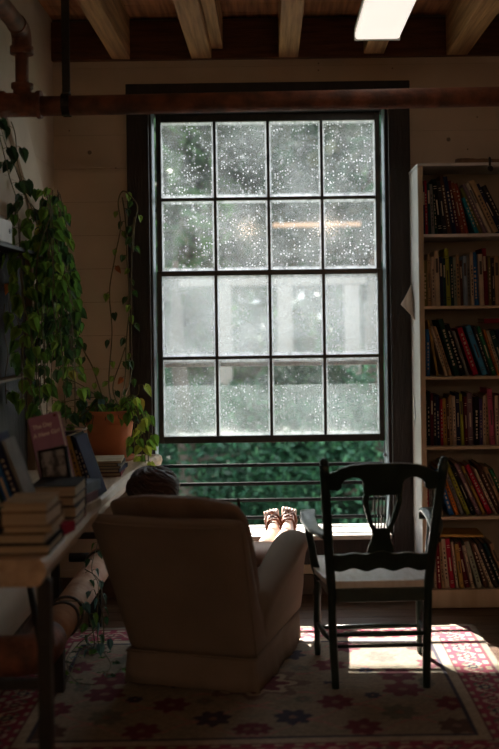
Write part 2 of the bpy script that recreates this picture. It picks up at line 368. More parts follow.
# low heating pipe under the table
t = thing('heating_pipe', 'thick pale rusty pipe running low along the left wall under the table', 'pipe', (-.83, 4.0, 0))
hp = M('chipped_pipe_paint', (.46, .30, .20), (.30, .14, .08), scale=9, rough=.75, bump=.5)
b = B(); tube(b, [(-.83, 3.62, .25), (-.83, 4.84, .25)], .063, 24); obj('pipe_run', b, hp, t, True)
b = B(); tube(b, [(-.83, 4.80, .25), (-.83, 4.84, .25), (-.83, 4.84, .25), (-.83, 4.93, .25)], [.074, .074, .068, .068], 24); obj('end_cap', b, hp, t, True)
b = B()
for y_ in (4.78, 3.98, 3.9):
    b = B(); tube(b, [(-.83 + .068 * math.cos(a), y_ + .01 * math.sin(2 * a), .25 + .068 * math.sin(a)) for a in [2 * math.pi * k / 24 for k in range(25)]], .006, 6, cap=False); obj('band', b, iron, t, True)
b = B(); tube(b, spline([(-.83, 3.66, .25), (-.83, 3.56, .25), (-.86, 3.50, .25), (-.93, 3.48, .25), (-1.095, 3.48, .25)], 5), .070, 20); obj('elbow_fitting', b, rust, t, True)
b = B(); tube(b, [(-.77, 4.86, .25), (-.70, 4.88, .245), (-.68, 4.89, .20)], .016, 10); obj('valve', b, iron, t, True)
b = B(); tube(b, [(-.99, 4.86, .27), (-.89, 4.86, .27)], .022, 10)
obj('side_pipe', b, iron, t, True)
for y_ in (3.8, 4.65): obj('support_block', bb(-.86, -.80, y_ - .02, y_ + .02, .0, .19), iron, t, True)

# ------------------------------------------------------------------ strip light
t = thing('strip_light', 'lit fluorescent strip light with white diffuser under the joists', 'ceiling light', (.51, 4.0, 2.752))
b = B(); box(b, .405, .615, 3.30, 4.60, 2.728, 2.749); obj('housing', b, casew, t, True, bev=.003)
b = B(); box(b, .408, .612, 3.32, 4.585, 2.688, 2.7275); obj('diffuser', b, Memit('lit_diffuser', (1, .90, .80), .54), t, True, bev=.012)
b = B(); box(b, .404, .616, 4.5852, 4.60, 2.686, 2.7275); obj('end_cap', b, casew, t, True, bev=.003)
obj('end_cap', bb(.404, .616, 3.30, 3.3198, 2.686, 2.7275), casew, t, True, bev=.003)

for lb_, lx_, ly_ in (('added fill light over the back left of the room', -.3, -3.6), ('added fill light over the back middle of the room', .8, -3.4), ('added fill light over the back right of the room', 1.9, -3.6)):
    t = thing('strip_light', lb_, 'ceiling light', (lx_, ly_, 2.752))  # unseen fill light added behind the camera, given a ceiling fixture's shape
    obj('housing', bb(lx_ - .1, lx_ + .1, ly_ - .6, ly_ + .6, 2.728, 2.749), casew, t, True, bev=.003)
    obj('diffuser', bb(lx_ - .1, lx_ + .1, ly_ - .6, ly_ + .6, 2.688, 2.7275), Memit('rear_fill_panel', (1, .72, .49), 13), t, True, bev=.012)
# ------------------------------------------------------------------ bookcase
BF, BX0, BX1 = 4.83, .722, 1.56
def zb(py): return 1.4 - (py - 322) / 1000 * BF
t = thing('bookcase', 'tall white bookcase full of books at the right of the window', 'bookcase', ((BX0 + BX1) / 2, 5.0, 0))
TOP = zb(165.5)
for xa, xb in ((BX0, BX0 + .022), (BX1 - .022, BX1)):
    obj('side_panel', bb(xa, xb, BF + .008, WY - .024, 0, TOP - .014), casew, t, True, bev=.002)
    obj('edge_strip', bb(xa + .002, xb + .004, BF, BF + .0078, 0, TOP - .014), casewood, t, True, bev=.001)
obj('back_panel', bb(BX0 + .0225, BX1 - .0225, WY - .034, WY - .026, .09, TOP - .015), M('bookcase_back', (.34, .28, .22), (.30, .25, .19)), t, True)
obj('top_panel', bb(BX0 - .002, BX1 + .002, BF - .004, WY - .024, TOP - .0135, TOP), casew, t, True, bev=.002)
shelf_tops = []
for py in (236.3, 308.3, 379, 448.8, 519.4):
    zt = zb(py); shelf_tops.append(zt); obj('shelf', bb(BX0 + .0225, BX1 - .0225, BF + .003, WY - .036, zt - .015, zt), casewood if py > 300 else casew, t, True, bev=.002)
zt = zb(592.6); shelf_tops.append(zt)
obj('kickboard', bb(BX0 + .023, BX1 - .0225, BF + .001, BF + .016, .006, zt), casewood, t, True, bev=.002)
obj('shelf', bb(BX0 + .0225, BX1 - .0225, BF + .0165, WY - .036, zt - .015, zt - .0005), casewood, t, True)
# torn paper on the bookcase side
b = B(); P0 = [S(412, 283, 5.0), S(399, 306, 4.98), S(413.5, 322, 5.0)]
P0 = [Vector((.7205, 5.06, 1.59)), Vector((.655, 5.0, 1.478)), Vector((.7205, 4.98, 1.40)), Vector((.7205, 5.02, 1.5))]
n = 6; grid = []
for i in range(n + 1):
    a = P0[0].lerp(P0[2], i / n); c = P0[1]; row = []
    for j in range(n + 1): 
        q = a.lerp(c, j / n * (1 if i in (0, n) else 1)); q = q + Vector((0, -.02 * math.sin(math.pi * j / n), 0)); row.append(q)
    grid.append(row)
vr = [[b.verts.new(q) for q in r] for r in grid]
for i in range(n):
    for j in range(n): b.faces.new((vr[i][j], vr[i + 1][j], vr[i + 1][j + 1], vr[i][j + 1]))
bmesh.ops.remove_doubles(b, verts=b.verts, dist=1e-5)
o = obj('paper_sheet', b, M('faded_paper', (.66, .56, .47), (.58, .48, .4), rough=.8), smooth=True); o.modifiers.new('s', 'SOLIDIFY').thickness = .0012
tag(o, 'pale triangular paper corner curling off the side of the bookcase', 'paper')
b = B(); prism(b, [(4.99, .80), (5.02, .80), (5.05, .90), (5.03, .91)], lambda u, v, t_: (.7215 - t_, u, v), 0, .004)
o = obj('paper_scrap', b, M('white_tag', (.8, .8, .78))); tag(o, 'small white torn tag stuck low on the bookcase side', 'paper')
o.location = (0, 0, .10)
# things on top of the bookcase
b = B(); tube(b, spline([(.925, 4.93, TOP + .019), (1.0, 4.93, TOP + .020), (1.08, 4.94, TOP + .019), (1.2, 4.94, TOP + .019), (1.35, 4.95, TOP + .020)], 4), [.015, .018, .019, .019, .018, .017, .016, .019, .018, .017, .016, .018, .019, .017, .016, .017, .015], 10)
o = obj('wooden_stick', b, M('stick_wood', (.22, .12, .06), (.12, .06, .03), scale=30, bump=.5)); tag(o, 'short brown wooden stick lying on top of the bookcase', 'stick')
t = thing('spring_clamp', 'small black clamp gripping the front edge of the bookcase top', 'clamp', (1.07, BF, TOP))
b = B(); tube(b, [(1.07, BF - .010, TOP - .035), (1.07, BF - .012, TOP - .01), (1.07, BF - .008, TOP + .02), (1.085, BF + .03, TOP + .006)], .006, 8); obj('jaw', b, iron, t, True)
b = B(); tube(b, [(1.07, BF - .01, TOP - .028), (1.07, BF - .03, TOP - .035)], .013, 10); obj('knob', b, iron, t, True)

# ------------------------------------------------------------------ books on the shelves
COL = {'navy': (.025, .03, .07), 'crimson': (.36, .02, .045), 'dark teal': (.02, .055, .06), 'grey': (.22, .21, .19), 'black': (.014, .014, .014),
       'charcoal': (.04, .038, .04), 'brown': (.10, .05, .03), 'rust': (.24, .07, .035), 'brick red': (.27, .055, .035), 'teal': (.02, .22, .27),
       'olive': (.17, .15, .05), 'cream': (.56, .45, .32), 'tan': (.40, .27, .15), 'yellow green': (.33, .36, .05), 'light blue': (.25, .34, .42),
       'blue': (.03, .13, .33), 'dark red': (.17, .015, .025), 'green': (.03, .16, .07), 'orange': (.50, .17, .03), 'maroon': (.11, .018, .028),
       'mauve': (.20, .13, .15), 'violet': (.10, .07, .20), 'pink': (.50, .12, .20), 'sage': (.26, .30, .22), 'ochre': (.42, .26, .07), 'sky blue': (.06, .25, .42), 'dark green': (.015, .05, .035)}
def cover(c):
    v = COL[c]; lt = tuple(min(1, x * 1.5 + .04) for x in v)
    return M('cover_' + c.replace(' ', '_'), v, tuple(x * .72 for x in v), scale=14, rough=.75, spec=.06)
def print_mat(c):                                       # spine lettering tone
    v = COL[c]; l = sum(v) / 3
    return M('ink_light', (.50, .42, .30)) if l < .2 else M('ink_dark', (.05, .035, .03))
def book_mesh(w, d, h, seed, col):                      # spine faces -Y, bottom-left-front corner at the origin
    rs = random.Random(seed); b = B(); cv = min(.0018, w * .18)
    box(b, 0, cv, 0, d, 0, h, 0); box(b, w - cv, w, 0, d, 0, h, 0)
    rings = []
    for zz in (0, h): rings.append([(cv, .0035, zz), (w * .3, .0005, zz), (w * .7, .0005, zz), (w - cv, .0035, zz), (w - cv, .006, zz), (cv, .006, zz)])
    loft(b, rings, mi=0)
    for f in b.faces: f.smooth = False
    box(b, cv, w - cv, .0062, d - .004, .003, h - .003, 1)
    style = rs.random(); iw = w * .42; x0 = w / 2 - iw / 2
    def dash(z0, z1, ww=1): box(b, w / 2 - iw * ww / 2, w / 2 + iw * ww / 2, -.0006, .0006, z0, z1, 2)
    if w > .009:
        if style < .5:
            z = h * rs.uniform(.12, .2)
            while z < h * rs.uniform(.7, .85):
                l = rs.uniform(.006, .014); dash(z, z + l, rs.uniform(.5, 1)); z += l + rs.uniform(.003, .012)
        elif style < .8:
            for zz in (.1, .14, .82, .86): dash(h * zz, h * zz + .003, 1.5)
            dash(h * .35, h * .62, .7)
        else: dash(h * .60, h * .86, 1.3)
    return b
rowsB = [
 [('navy',426,2,50,0),('crimson',428.5,2.5,55,-1),('dark teal',431.2,3,52,-1),('grey',434.5,3,51,-2),('dark green',437.8,2.6,50,-2),('black',441,5,56,-6),('charcoal',446.5,4,54,-6),('brown',451,4,60,-8),('navy',455.5,4,58,-9),('maroon',459.8,4,54,-9),('rust',464.2,3,52,-10),('brick red',467.8,4,51,-11),('teal',478,4,36,-14),('olive',482.5,4,46,-20),('mauve',487.2,4,50,-22),('cream',491.8,3.5,51,-23),('tan',496,6,53,-24),('navy',503,4,50,-24),('charcoal',508,5,48,-23)],
 [('olive',425,4.5,46,0),('tan',430,3.4,53,-.5),('cream',434,3,50,-.5),('cream',437.6,4.5,56,-1),('navy',442.4,3,50,-1),('dark teal',445.6,2.6,48,-1),('yellow green',448.6,4.2,58,-2),('dark teal',453,3,50,-1),('sage',456.2,2.8,49,-1),('tan',459.2,3.6,52,-1),('brown',463.2,2.3,46,-1),('light blue',465.8,3.8,50,-1),('grey',470,2.6,52,-1),('cream',472.9,3,54,-1),('blue',476.2,5,54,-2),('cream',481.5,4.6,52,-1.5),('dark red',486.4,4.5,58,-2),('olive',491.2,2.6,50,-1),('charcoal',494.2,2.6,48,-1),('tan',497.2,5,50,-1),('green',502.6,4,50,-1),('brown',507,4,48,-1)],
 [('navy',424.6,2.6,47,0),('blue',427.6,3.6,48,0),('ochre',437.5,2,57,-9),('cream',446.2,3,50,-15),('tan',449.6,3.2,50,-15.5),('dark green',455,5.6,57,-16),('black',461.2,5.5,52,-16),('grey',467.2,3,45,-14),('crimson',474,6,48,-16),('sky blue',483,6,50,-17),('charcoal',489.5,3,50,-16),('green',493.2,4,49,-16),('orange',497.8,2.6,46,-14),('cream',501,3,45,-14),('dark teal',504.6,5,45,-14),('navy',510,4,46,-14)],
 [('dark green',424.6,2.6,52,0),('black',427.6,2.9,55,0),('maroon',430.9,2.7,53,0),('charcoal',434,2.8,50,0),('navy',437.2,3.4,51,-1),('crimson',441,2.4,47,-.5),('ochre',443.8,3.2,48,-1),('brown',447.4,2.2,48,-1),('tan',450,3,51,-1),('cream',453.4,2.8,50,-1),('navy',456.8,4.3,53,-1),('yellow green',461.6,2.9,52,-2),('maroon',465,2.8,49,-1),('mauve',468.3,5.2,53,-1),('black',474,5.6,49,0),('violet',480,3,47,0),('cream',483.4,2.6,50,0),('tan',486.4,3.2,52,-1),('pink',490.4,4.8,57,-3),('cream',495.6,4,50,-1),('crimson',500.2,3,50,0),('charcoal',503.6,5,50,0)],
 [('crimson',425,2.8,40,0),('grey',428.4,2.6,42,-1),('cream',439,3,46,-10),('blue',448,5,47,-14),('orange',454.4,4.6,50,-18),('grey',460.2,3.6,47,-18),('yellow green',465.6,4.6,53,-22),('black',471.4,3,49,-21),('mauve',476.2,4.6,52,-23),('ochre',482,3.4,49,-22),('crimson',487,5.4,50,-23),('cream',493.6,3,46,-21),('brown',498,4,50,-22),('tan',503.4,4,48,-21),('green',508.6,4,46,-20)],
 [('charcoal',425,3,44,0),('grey',429,2.8,49,-1),('cream',432.6,2.1,46,-1),('dark red',435.4,3.8,46,-2),('tan',440,2.7,47,-3),('cream',443.6,4,50,-4),('crimson',448.6,4.6,50,-5),('cream',454.2,2.4,47,-5),('ochre',457.6,4,45,-5),('maroon',463,5.4,46,-9),('cream',469.6,3,43,-9),('sage',475,5.4,47,-13),('brown',482.4,4,45,-14),('cream',488.4,2.8,44,-17),('charcoal',493,4.4,45,-18),('dark teal',499,4,44,-18),('tan',505,4,44,-18)]]
shelfname = ['top', 'second', 'third', 'fourth', 'fifth', 'bottom']
used = set()
def uniq(base, extra):
    l = base
    for e in extra:
        if l not in used: break
        l = base + e
    used.add(l); return l
for ri, row in enumerate(rowsB):
    z0 = shelf_tops[ri]
    for i, (c, px, pw, ph, lean) in enumerate(row):
        K = (BF + .03) / 1000
        xw, ww, hh = (px - 271.5) * K, pw * K * .97, ph * K; ang = math.atan2(-lean, ph); ln = hh / math.cos(ang) * (.985)
        if lean == 0: ang = 0
        d = min(.235, .14 + .1 * random.random())
        o = obj('book', book_mesh(ww * math.cos(ang) * .97, d, ln, ri * 100 + i, c), [cover(c), pages, print_mat(c)])
        o.location = (xw, BF + .018 + random.uniform(0, .018), z0 + .0006); o.rotation_euler = (0, -ang, 0)
        nb = 'beside the case side' if i == 0 else ('next to a %s one' % row[i - 1][0])
        st = 'leaning' if abs(ang) > .12 else 'upright'; sz = 'thick' if pw >= 5 else ('slim' if pw < 3 else 'medium')
        if i == 0: lb = '%s %s book first from the left on the %s shelf' % (sz, c, shelfname[ri])
        elif i == len(row) - 1: lb = '%s %s book furthest right on the %s shelf' % (st, c, shelfname[ri])
        else: lb = '%s %s %s book on the %s shelf between %s and %s books' % (sz, st, c, shelfname[ri], row[i - 1][0], row[i + 1][0])
        tag(o, uniq(lb, [', further right', ', furthest right']), 'book', 'books on the %s shelf' % shelfname[ri])
# two lying books
def lying(name, label, x0, x1, y0, y1, z0, h, c, group=None, rz=0, page_side='x', tilt=0):
    # closed book lying flat; the spine is on the side opposite page_side
    cx, cy = (x0 + x1) / 2, (y0 + y1) / 2; a, d = (x1 - x0) / 2, (y1 - y0) / 2; b = B(); cv = min(.0028, h * .14)
    ins = .004
    box(b, -a, a, -d, d, 0, cv); box(b, -a, a, -d, d, h - cv, h)
    if page_side == '-y': box(b, -a, a, d - .003, d, cv, h - cv); pg = (-a + ins, a - ins, -d + ins, d - .0032)
    elif page_side == '-x': box(b, a - .003, a, -d, d, cv, h - cv); pg = (-a + ins, a - .0032, -d + ins, d - ins)
    else: box(b, -a, a, -d, -d + .003, cv, h - cv); pg = (-a + ins, a - ins, -d + .0032, d - ins)
    box(b, pg[0], pg[1], pg[2], pg[3], cv + .0002, h - cv - .0002, 1)
    o = obj(name, b, [cover(c), pages, print_mat(c)]); o.location = (cx, cy, z0); o.rotation_euler = (tilt, 0, rz)
    return tag(o, label, 'book', group)
p = S(432, 539, BF + .03)
o = lying('book', 'thin yellow book lying flat on top of the bottom shelf books', p.x, p.x + .235, BF + .03, BF + .19, p.z - .004, .013, 'ochre'); o.rotation_euler = (0, R(1.0), 0)
p = S(484, 325, BF + .03)
lying('book', 'black book lying flat on the leaning green and blue books', p.x + .0, p.x + .2, BF + .03, BF + .19, p.z - .006, .022, 'dark red')

# ------------------------------------------------------------------ rug
RX0, RX1, RY0, RY1 = -1.075, .916, 3.10, 4.575
def rugcol(x, y):
    hx, hy = (RX1 - RX0) / 2, (RY1 - RY0) / 2; u, v = x - (RX0 + RX1) / 2, y - (RY0 + RY1) / 2
    dx, dy = hx - abs(u), hy - abs(v); d = min(dx, dy); s = v if dx < dy else u
    cream, crim, dred, navy, beige = (.40, .32, .235), (.27, .03, .065), (.13, .02, .035), (.035, .03, .055), (.25, .20, .145)
    if d < .035: return beige
    if d < .052: return dred
    if d < .070: return cream if math.sin(s * 90) > -.2 else crim
    if d < .175:                                        # crimson border with flowers and leaves
        q = (d - .1225) / .0525; ph = s / .118; f = (ph % 1) - .5; k = int(math.floor(ph)) % 2
        r = math.hypot(f * 2.3, q * .95)
        if r < .22: return cream
        if r < .42: return navy if k else dred
        if r < .60 + .16 * math.cos(6 * math.atan2(q, f * 2.3)): return cream if k else (.48, .28, .24)
        vine = math.sin(ph * math.pi * 2) * .62
        if abs(q - vine) < .16: return (.55, .42, .33)
        if abs(q + vine) < .12: return (.12, .12, .09)
        return crim
    if d < .190: return cream if math.sin(s * 90) > .2 else crim
    if d < .200: return dred
    if d < .238: return cream
    if d < .249: return navy
    col = beige                                        # field with scattered palmettes and scrolling vines
    au, av = abs(u), abs(v)
    r0 = math.hypot(au / 1.25, av); th = math.atan2(av, au / 1.25)
    if r0 < .05: return dred
    if r0 < .09 + .02 * math.cos(8 * th): return dred
    if r0 < .115 + .02 * math.cos(8 * th): return cream
    if r0 < .145 + .03 * math.cos(8 * th): return (.16, .10, .08)
    for cx_, cy_, rr, cc in ((.30, .20, .062, dred), (.30, -.02, .04, navy), (.52, .30, .06, (.14, .13, .10)), (.56, .08, .07, dred), (.14, .33, .06, navy),
                             (.72, .22, .06, dred), (.70, .42, .06, (.10, .05, .04)), (.38, .42, .06, dred), (.18, .17, .03, (.14, .13, .10)), (.44, .14, .03, navy), (.02, .42, .045, dred), (.66, .02, .03, (.14, .13, .10))):
        a, c = au - cx_, av - cy_; r = math.hypot(a, c); t_ = math.atan2(c, a)
        if r < rr * .25: return (.22, .12, .09)
        if r < rr * (1.0 + .16 * math.cos(7 * t_ + cx_ * 9)): return cc
    for k in range(3):
        if abs(av - .12 - .13 * k - .07 * math.sin(au * 13 + k * 2)) < .008: return (.22, .19, .14)
        if abs(av - .16 - .13 * k - .06 * math.cos(au * 17 + k * 3)) < .006: return (.34, .16, .14)
    if math.sin(au * 60 + 2 * math.sin(av * 31)) * math.sin(av * 55 + 2 * math.sin(au * 23)) > .80: return (.24, .20, .15)
    return col
stp = .0075; nx, ny = int((RX1 - RX0) / stp), int((RY1 - RY0) / stp)
verts = []; cols_ = []
rr_ = random.Random(3)
for j in range(ny + 1):
    for i in range(nx + 1):
        x, y = RX0 + (RX1 - RX0) * i / nx, RY0 + (RY1 - RY0) * j / ny
        z = .011 + .003 * math.sin(x * 3 + y * 2) + .002 * math.sin(y * 9)
        if i in (0, nx) or j in (0, ny): z = .001
        verts.append((x, y, z)); c = rugcol(x, y); k = rr_.uniform(.8, 1.1); cols_.append((c[0] * k, c[1] * k, c[2] * k, 1))
faces = [(j * (nx + 1) + i, j * (nx + 1) + i + 1, (j + 1) * (nx + 1) + i + 1, (j + 1) * (nx + 1) + i) for j in range(ny) for i in range(nx)]
me = bpy.data.meshes.new('area_rug'); me.from_pydata(verts, [], faces); ca = me.color_attributes.new('Col', 'FLOAT_COLOR', 'POINT')
for i, c in enumerate(cols_): ca.data[i].color = c
me.materials.append(Mattr('rug_wool', rough=.95, bump=.6)); o = bpy.data.objects.new('area_rug', me); C.objects.link(o)
for f in me.polygons: f.use_smooth = True
tag(o, 'patterned cream and crimson rug spread under the armchair and wooden chair', 'rug')

# ------------------------------------------------------------------ armchair
AC = thing('armchair', 'taupe upholstered armchair seen from behind, someone reclining in it', 'armchair', (-.228, 4.123, .012), R(-16))
def rrect(a0, a1, b0, b1, z, r, n=5, za=0):
    out = []
    for cx_, cy_, st in ((a1 - r, b1 - r, 0), (a0 + r, b1 - r, 90), (a0 + r, b0 + r, 180), (a1 - r, b0 + r, 270)):
        for k in range(n): 
            a = R(st + 90 * k / (n - 1)); out.append((cx_ + r * math.cos(a), cy_ + r * math.sin(a), z))
    return out
b = B()
loft(b, [rrect(-.25, .25, -.31, .30, .06, .04), rrect(-.255, .255, -.32, .315, .12, .04), rrect(-.25, .25, -.31, .315, .27, .04), rrect(-.24, .24, -.25, .30, .285, .04)])
obj('base', b, fabric, AC, smooth=True)
# back: outline leaning away, ears at the top corners
b = B(); rings = []
NB = 14
for k in range(NB + 1):
    s = k / NB; z = .11 + .575 * s
    lean = -.335 - .245 * max(0, (z - .11) / .575) ** 1.05
    th = .23 - .15 * s ** .7 if s < .97 else .05
    hw = .264 + .040 * s; sh_ = -.014 * s
    zz = []
    n = 18
    ring_ = []
    for q in range(n + 1):                             # rear face left to right
        u = -1 + 2 * q / n; dip = (.012 * (1 - abs(u) ** 4) if s > .9 else 0); ear = .0
        round_ = .03 * abs(u) ** 8
        ring_.append((u * hw + sh_, lean + round_, z - dip * (s - .9) * 10))
    for q in range(n + 1):
        u = 1 - 2 * q / n; dip = (.012 * (1 - abs(u) ** 4) if s > .9 else 0)
        ring_.append((u * hw + sh_, lean + th - .02 * abs(u) ** 8, z - dip * (s - .9) * 10))
    rings.append(ring_)
# rounded top
last = rings[-1]; cxm = [(x * .985, (y + lean + .03) / 2, z + .014) for x, y, z in last]; rings.append(cxm)
loft(b, rings); o = obj('backrest', b, fabric, AC, smooth=True, sub=1)
# seam of the back panel
b = B()
for s_ in (1,):
    tube(b, [(s_ * (.258 + .040 * k / 10) - .014 * k / 10, -.335 - .245 * (k / 10) ** 1.05 + .018, .125 + .55 * k / 10) for k in range(11)], .004, 6)
tube(b, [(u / 10 * .27 - .025, -.579, .672 - .012 * (1 - abs(u / 10) ** 4)) for u in range(-10, 11)], .0045, 6)
tube(b, [(u / 10 * .262, -.343, .128) for u in range(-10, 11)], .004, 6)
obj('welt', b, fabric, AC)
# skirt with corner pleats
b = B(); outer = []
def skirt_ring(z, off, pl):
    out = []; n = 26
    cs = [(-.260, -.338), (.260, -.338), (.260, .318), (-.260, .318)]
    for k in range(4):
        (x0, y0), (x1, y1) = cs[k], cs[(k + 1) % 4]; nx_, ny_ = (y1 - y0), -(x1 - x0); L_ = math.hypot(nx_, ny_); nx_ /= L_; ny_ /= L_
        for q in range(n):
            t_ = q / n; e = min(t_, 1 - t_) * L_
            o_ = off + pl * (.004 * math.sin(t_ * 17 + k * 2) + .003 * math.sin(t_ * 41))
            if e < .05: o_ -= pl * .020 * math.exp(-((e - .02) / .012) ** 2)
            cx_ = (x0 + (x1 - x0) * t_) ; cy_ = (y0 + (y1 - y0) * t_)
            out.append((cx_ + nx_ * o_ + (cx_ * off * 1.2), cy_ + ny_ * o_ + cy_ * off * 1.2, z))
    return out
loft(b, [skirt_ring(.132, .000, 0), skirt_ring(.09, .003, .5), skirt_ring(.05, .007, .8), skirt_ring(.008, .012, 1)], cap=False)
o = obj('skirt', b, fabric, AC, smooth=True); md = o.modifiers.new('s', 'SOLIDIFY'); md.thickness = .005
# arms
for s_ in (-1, 1):
    b = B(); rings = []
    for k in range(13):
        q = k / 12; y = -.20 + .525 * q; zt = .335 + .15 * min(1, q * 1.15) ** .9; hw = .052 + .016 * math.sin(min(1, q * 1.3) * math.pi / 2); cx_ = s_ * (.222 + .018 * q)
        prof = [(-hw * .62, .10), (-hw * .62, zt - .11), (-hw * 1.0, zt - .075), (-hw * 1.08, zt - .040), (-hw * .75, zt - .010), (0, zt), (hw * .75, zt - .010), (hw * 1.1, zt - .042), (hw * 1.0, zt - .078), (hw * .62, zt - .11), (hw * .62, .10)]
        sh = 0.004 if k in (0, 12) else 0
        rings.append([(cx_ + x, y, z) for x, z in prof])
    r0 = rings[-1]; mz = sum(p_[2] for p_ in r0) / len(r0)
    rings.append([((p_[0] - cx_) * .82 + cx_, p_[1] + .012, (p_[2] - mz) * .9 + mz) for p_ in r0])
    loft(b, rings); a_ = obj('arm', b, fabric, AC, smooth=True, sub=1)
    b = B(); fr = [Vector(((p_[0] - cx_) * .9 + cx_, p_[1] - .002, (p_[2] - mz) * .93 + mz - .004)) for p_ in r0]; tube(b, spline(fr[1:-1], 3), .004, 6); obj('arm_welt', b, pipingm, a_)
# seat cushion
def cushion(rings): 
    bm = B(); loft(bm, rings); return bm
b = cushion([rrect(-.165, .165, -.24, .28, .286, .05), rrect(-.185, .185, -.25, .325, .292, .05), rrect(-.188, .188, -.25, .33, .310, .05), rrect(-.17, .17, -.24, .31, .328, .05), rrect(-.10, .10, -.17, .24, .334, .05)])
obj('seat_cushion', b, fabric2, AC, smooth=True)
# back cushion, bulging above the back
b = B(); rings = []
for k in range(15):
    s = k / 14; z = .34 + .425 * s
    y0 = -.36 - .19 * ((z - .34) / .40); hw = .258 + .010 * math.sin(s * 3); th = .11 + .03 * math.sin(s * math.pi)
    if s > .80: e = (s - .80) / .20; y0 -= .035 * math.sin(e * math.pi / 2); th *= (1 - .55 * e * e); 
    n = 16; ring_ = []
    for q in range(n):
        a = 2 * math.pi * q / n; ca_, sa_ = math.cos(a), math.sin(a)
        px_ = math.copysign(abs(ca_) ** .35, ca_); py_ = math.copysign(abs(sa_) ** .8, sa_)
        ex = (1 - .06 * max(0, (s - .85) / .15)); zc = z - (.022 * abs(px_) ** 5 * max(0, s - .6) * 2.5) + .006 * math.sin(px_ * 7) * max(0, s - .7)
        ring_.append((px_ * hw * ex - .010 * s, y0 + .10 + py_ * th * .5 + .012, zc))
    rings.append(ring_)
loft(b, rings); bc = obj('back_cushion', b, fabric2, AC, smooth=True, sub=1)
b = B()
tube(b, [(.232 + .004 * math.sin(k), -.23 - .20 * (k / 12) - .0, .36 + .385 * k / 12) for k in range(13)], .006, 6)
0 and tube(b, spline([(.222, -.43, .745), (.19, -.445, .762), (.10, -.45, .772), (0, -.452, .770), (-.1, -.45, .772), (-.19, -.445, .764), (-.225, -.43, .745)], 4), .005, 6)
obj('piping', b, pipingm, bc)

# ------------------------------------------------------------------ wooden chair
WC = thing('wooden_armchair', 'dark green painted wooden chair with lyre back and curled arms', 'chair', (.397, 3.98, .012), R(1))
WC.scale = (1, 1, .98)
def post(z):                                            # rear post centre line (side +1): (a, b) at height z
    if z < .40: return .172 + .012 * z / .4, -.205 + .012 * math.sin(z / .4 * math.pi) - .0
    q = (z - .40) / .50; return .184 + .033 * q, -.205 - .175 * q ** 1.2
for s_ in (-1, 1):
    b = B(); rings = []
    for k in range(25):
        z = .890 * k / 24; a, y = post(z); r = .0155 + .003 * math.sin(min(1, z / .4) * math.pi); 
        rr = .0195 if z > .38 else r
        rings.append([(s_ * a + rr * math.cos(t_) * .95, y + rr * math.sin(t_), z) for t_ in [R(22.5 + 45 * q) for q in range(8)]])
    loft(b, rings); bp = obj('back_post', b, greenpaint, WC, smooth=True)
    a, y = post(.9); b = B(); lathe(b, [(.010, -.004), (.013, .002), (.016, .010), (.013, .020), (.004, .026)], (s_ * a, y, .888), 14); obj('finial', b, greenpaint, bp, smooth=True)
def onback(u, v, t_):                                   # point of the leaning back plane: u across, v height
    return (u, post(v)[1] + t_, v)
def dense(out, st=.006):
    res = []
    for (u0, v0), (u1, v1) in zip(out, out[1:] + out[:1]):
        n = max(1, int(math.hypot(u1 - u0, v1 - v0) / st))
        for k in range(n): res.append((u0 + (u1 - u0) * k / n, v0 + (v1 - v0) * k / n))
    return res
half = [(0, .892), (.06, .892), (.12, .887), (.155, .875), (.175, .862), (.200, .855), (.200, .790), (.165, .786), (.152, .796), (.150, .812), (.140, .826), (.118, .836), (.095, .836), (.078, .828), (.072, .812), (.072, .785), (.068, .765), (0, .765)]
out = half + [(-u, v) for u, v in half[::-1][1:-1]]
b = B(); prism(b, out, onback, -.011, .011); obj('crest_rail', b, greenpaint, WC, bev=.004)
# lower rail, wavy
def wavy(u): return .006 * math.cos(u * 62)
top = [(u / 20 * .186, .528 + (.010 * math.exp(-(u / 5) ** 2)) + wavy(u / 20 * .186) * .6) for u in range(-20, 21)]
bot = [(u / 20 * .186, .462 + wavy(u / 20 * .186) * (1.1)) for u in range(20, -21, -1)]
b = B(); prism(b, top + bot, onback, -.010, .010); obj('lower_rail', b, greenpaint, WC, bev=.003)
# splat base block
hb = [(.052, .531), (.046, .560), (.036, .580), (.034, .615), (.040, .632)]
out = hb + [(-u, v) for u, v in hb[::-1]]
b = B(); prism(b, out, onback, -.008, .008); obj('splat', b, greenpaint, WC, bev=.002)
for s_ in (-1, 1):
    o1 = [(.040, .630), (.052, .66), (.062, .70), (.073, .74), (.070, .767)]; i1 = [(.048, .767), (.052, .74), (.043, .70), (.034, .66), (.022, .630)]
    b = B(); prism(b, [(s_ * u, v) for u, v in o1 + i1], onback, -.008, .008); obj('lyre_arm', b, greenpaint, WC, bev=.002)
for k in range(5):
    u0, u1 = (-2 + k) * .0105, (-2 + k) * .0155
    b = B(); tube(b, [onback(u0 + (u1 - u0) * q / 6, .628 + .140 * q / 6, 0) for q in range(7)], .0032, 6); obj('spindle', b, greenpaint, WC)
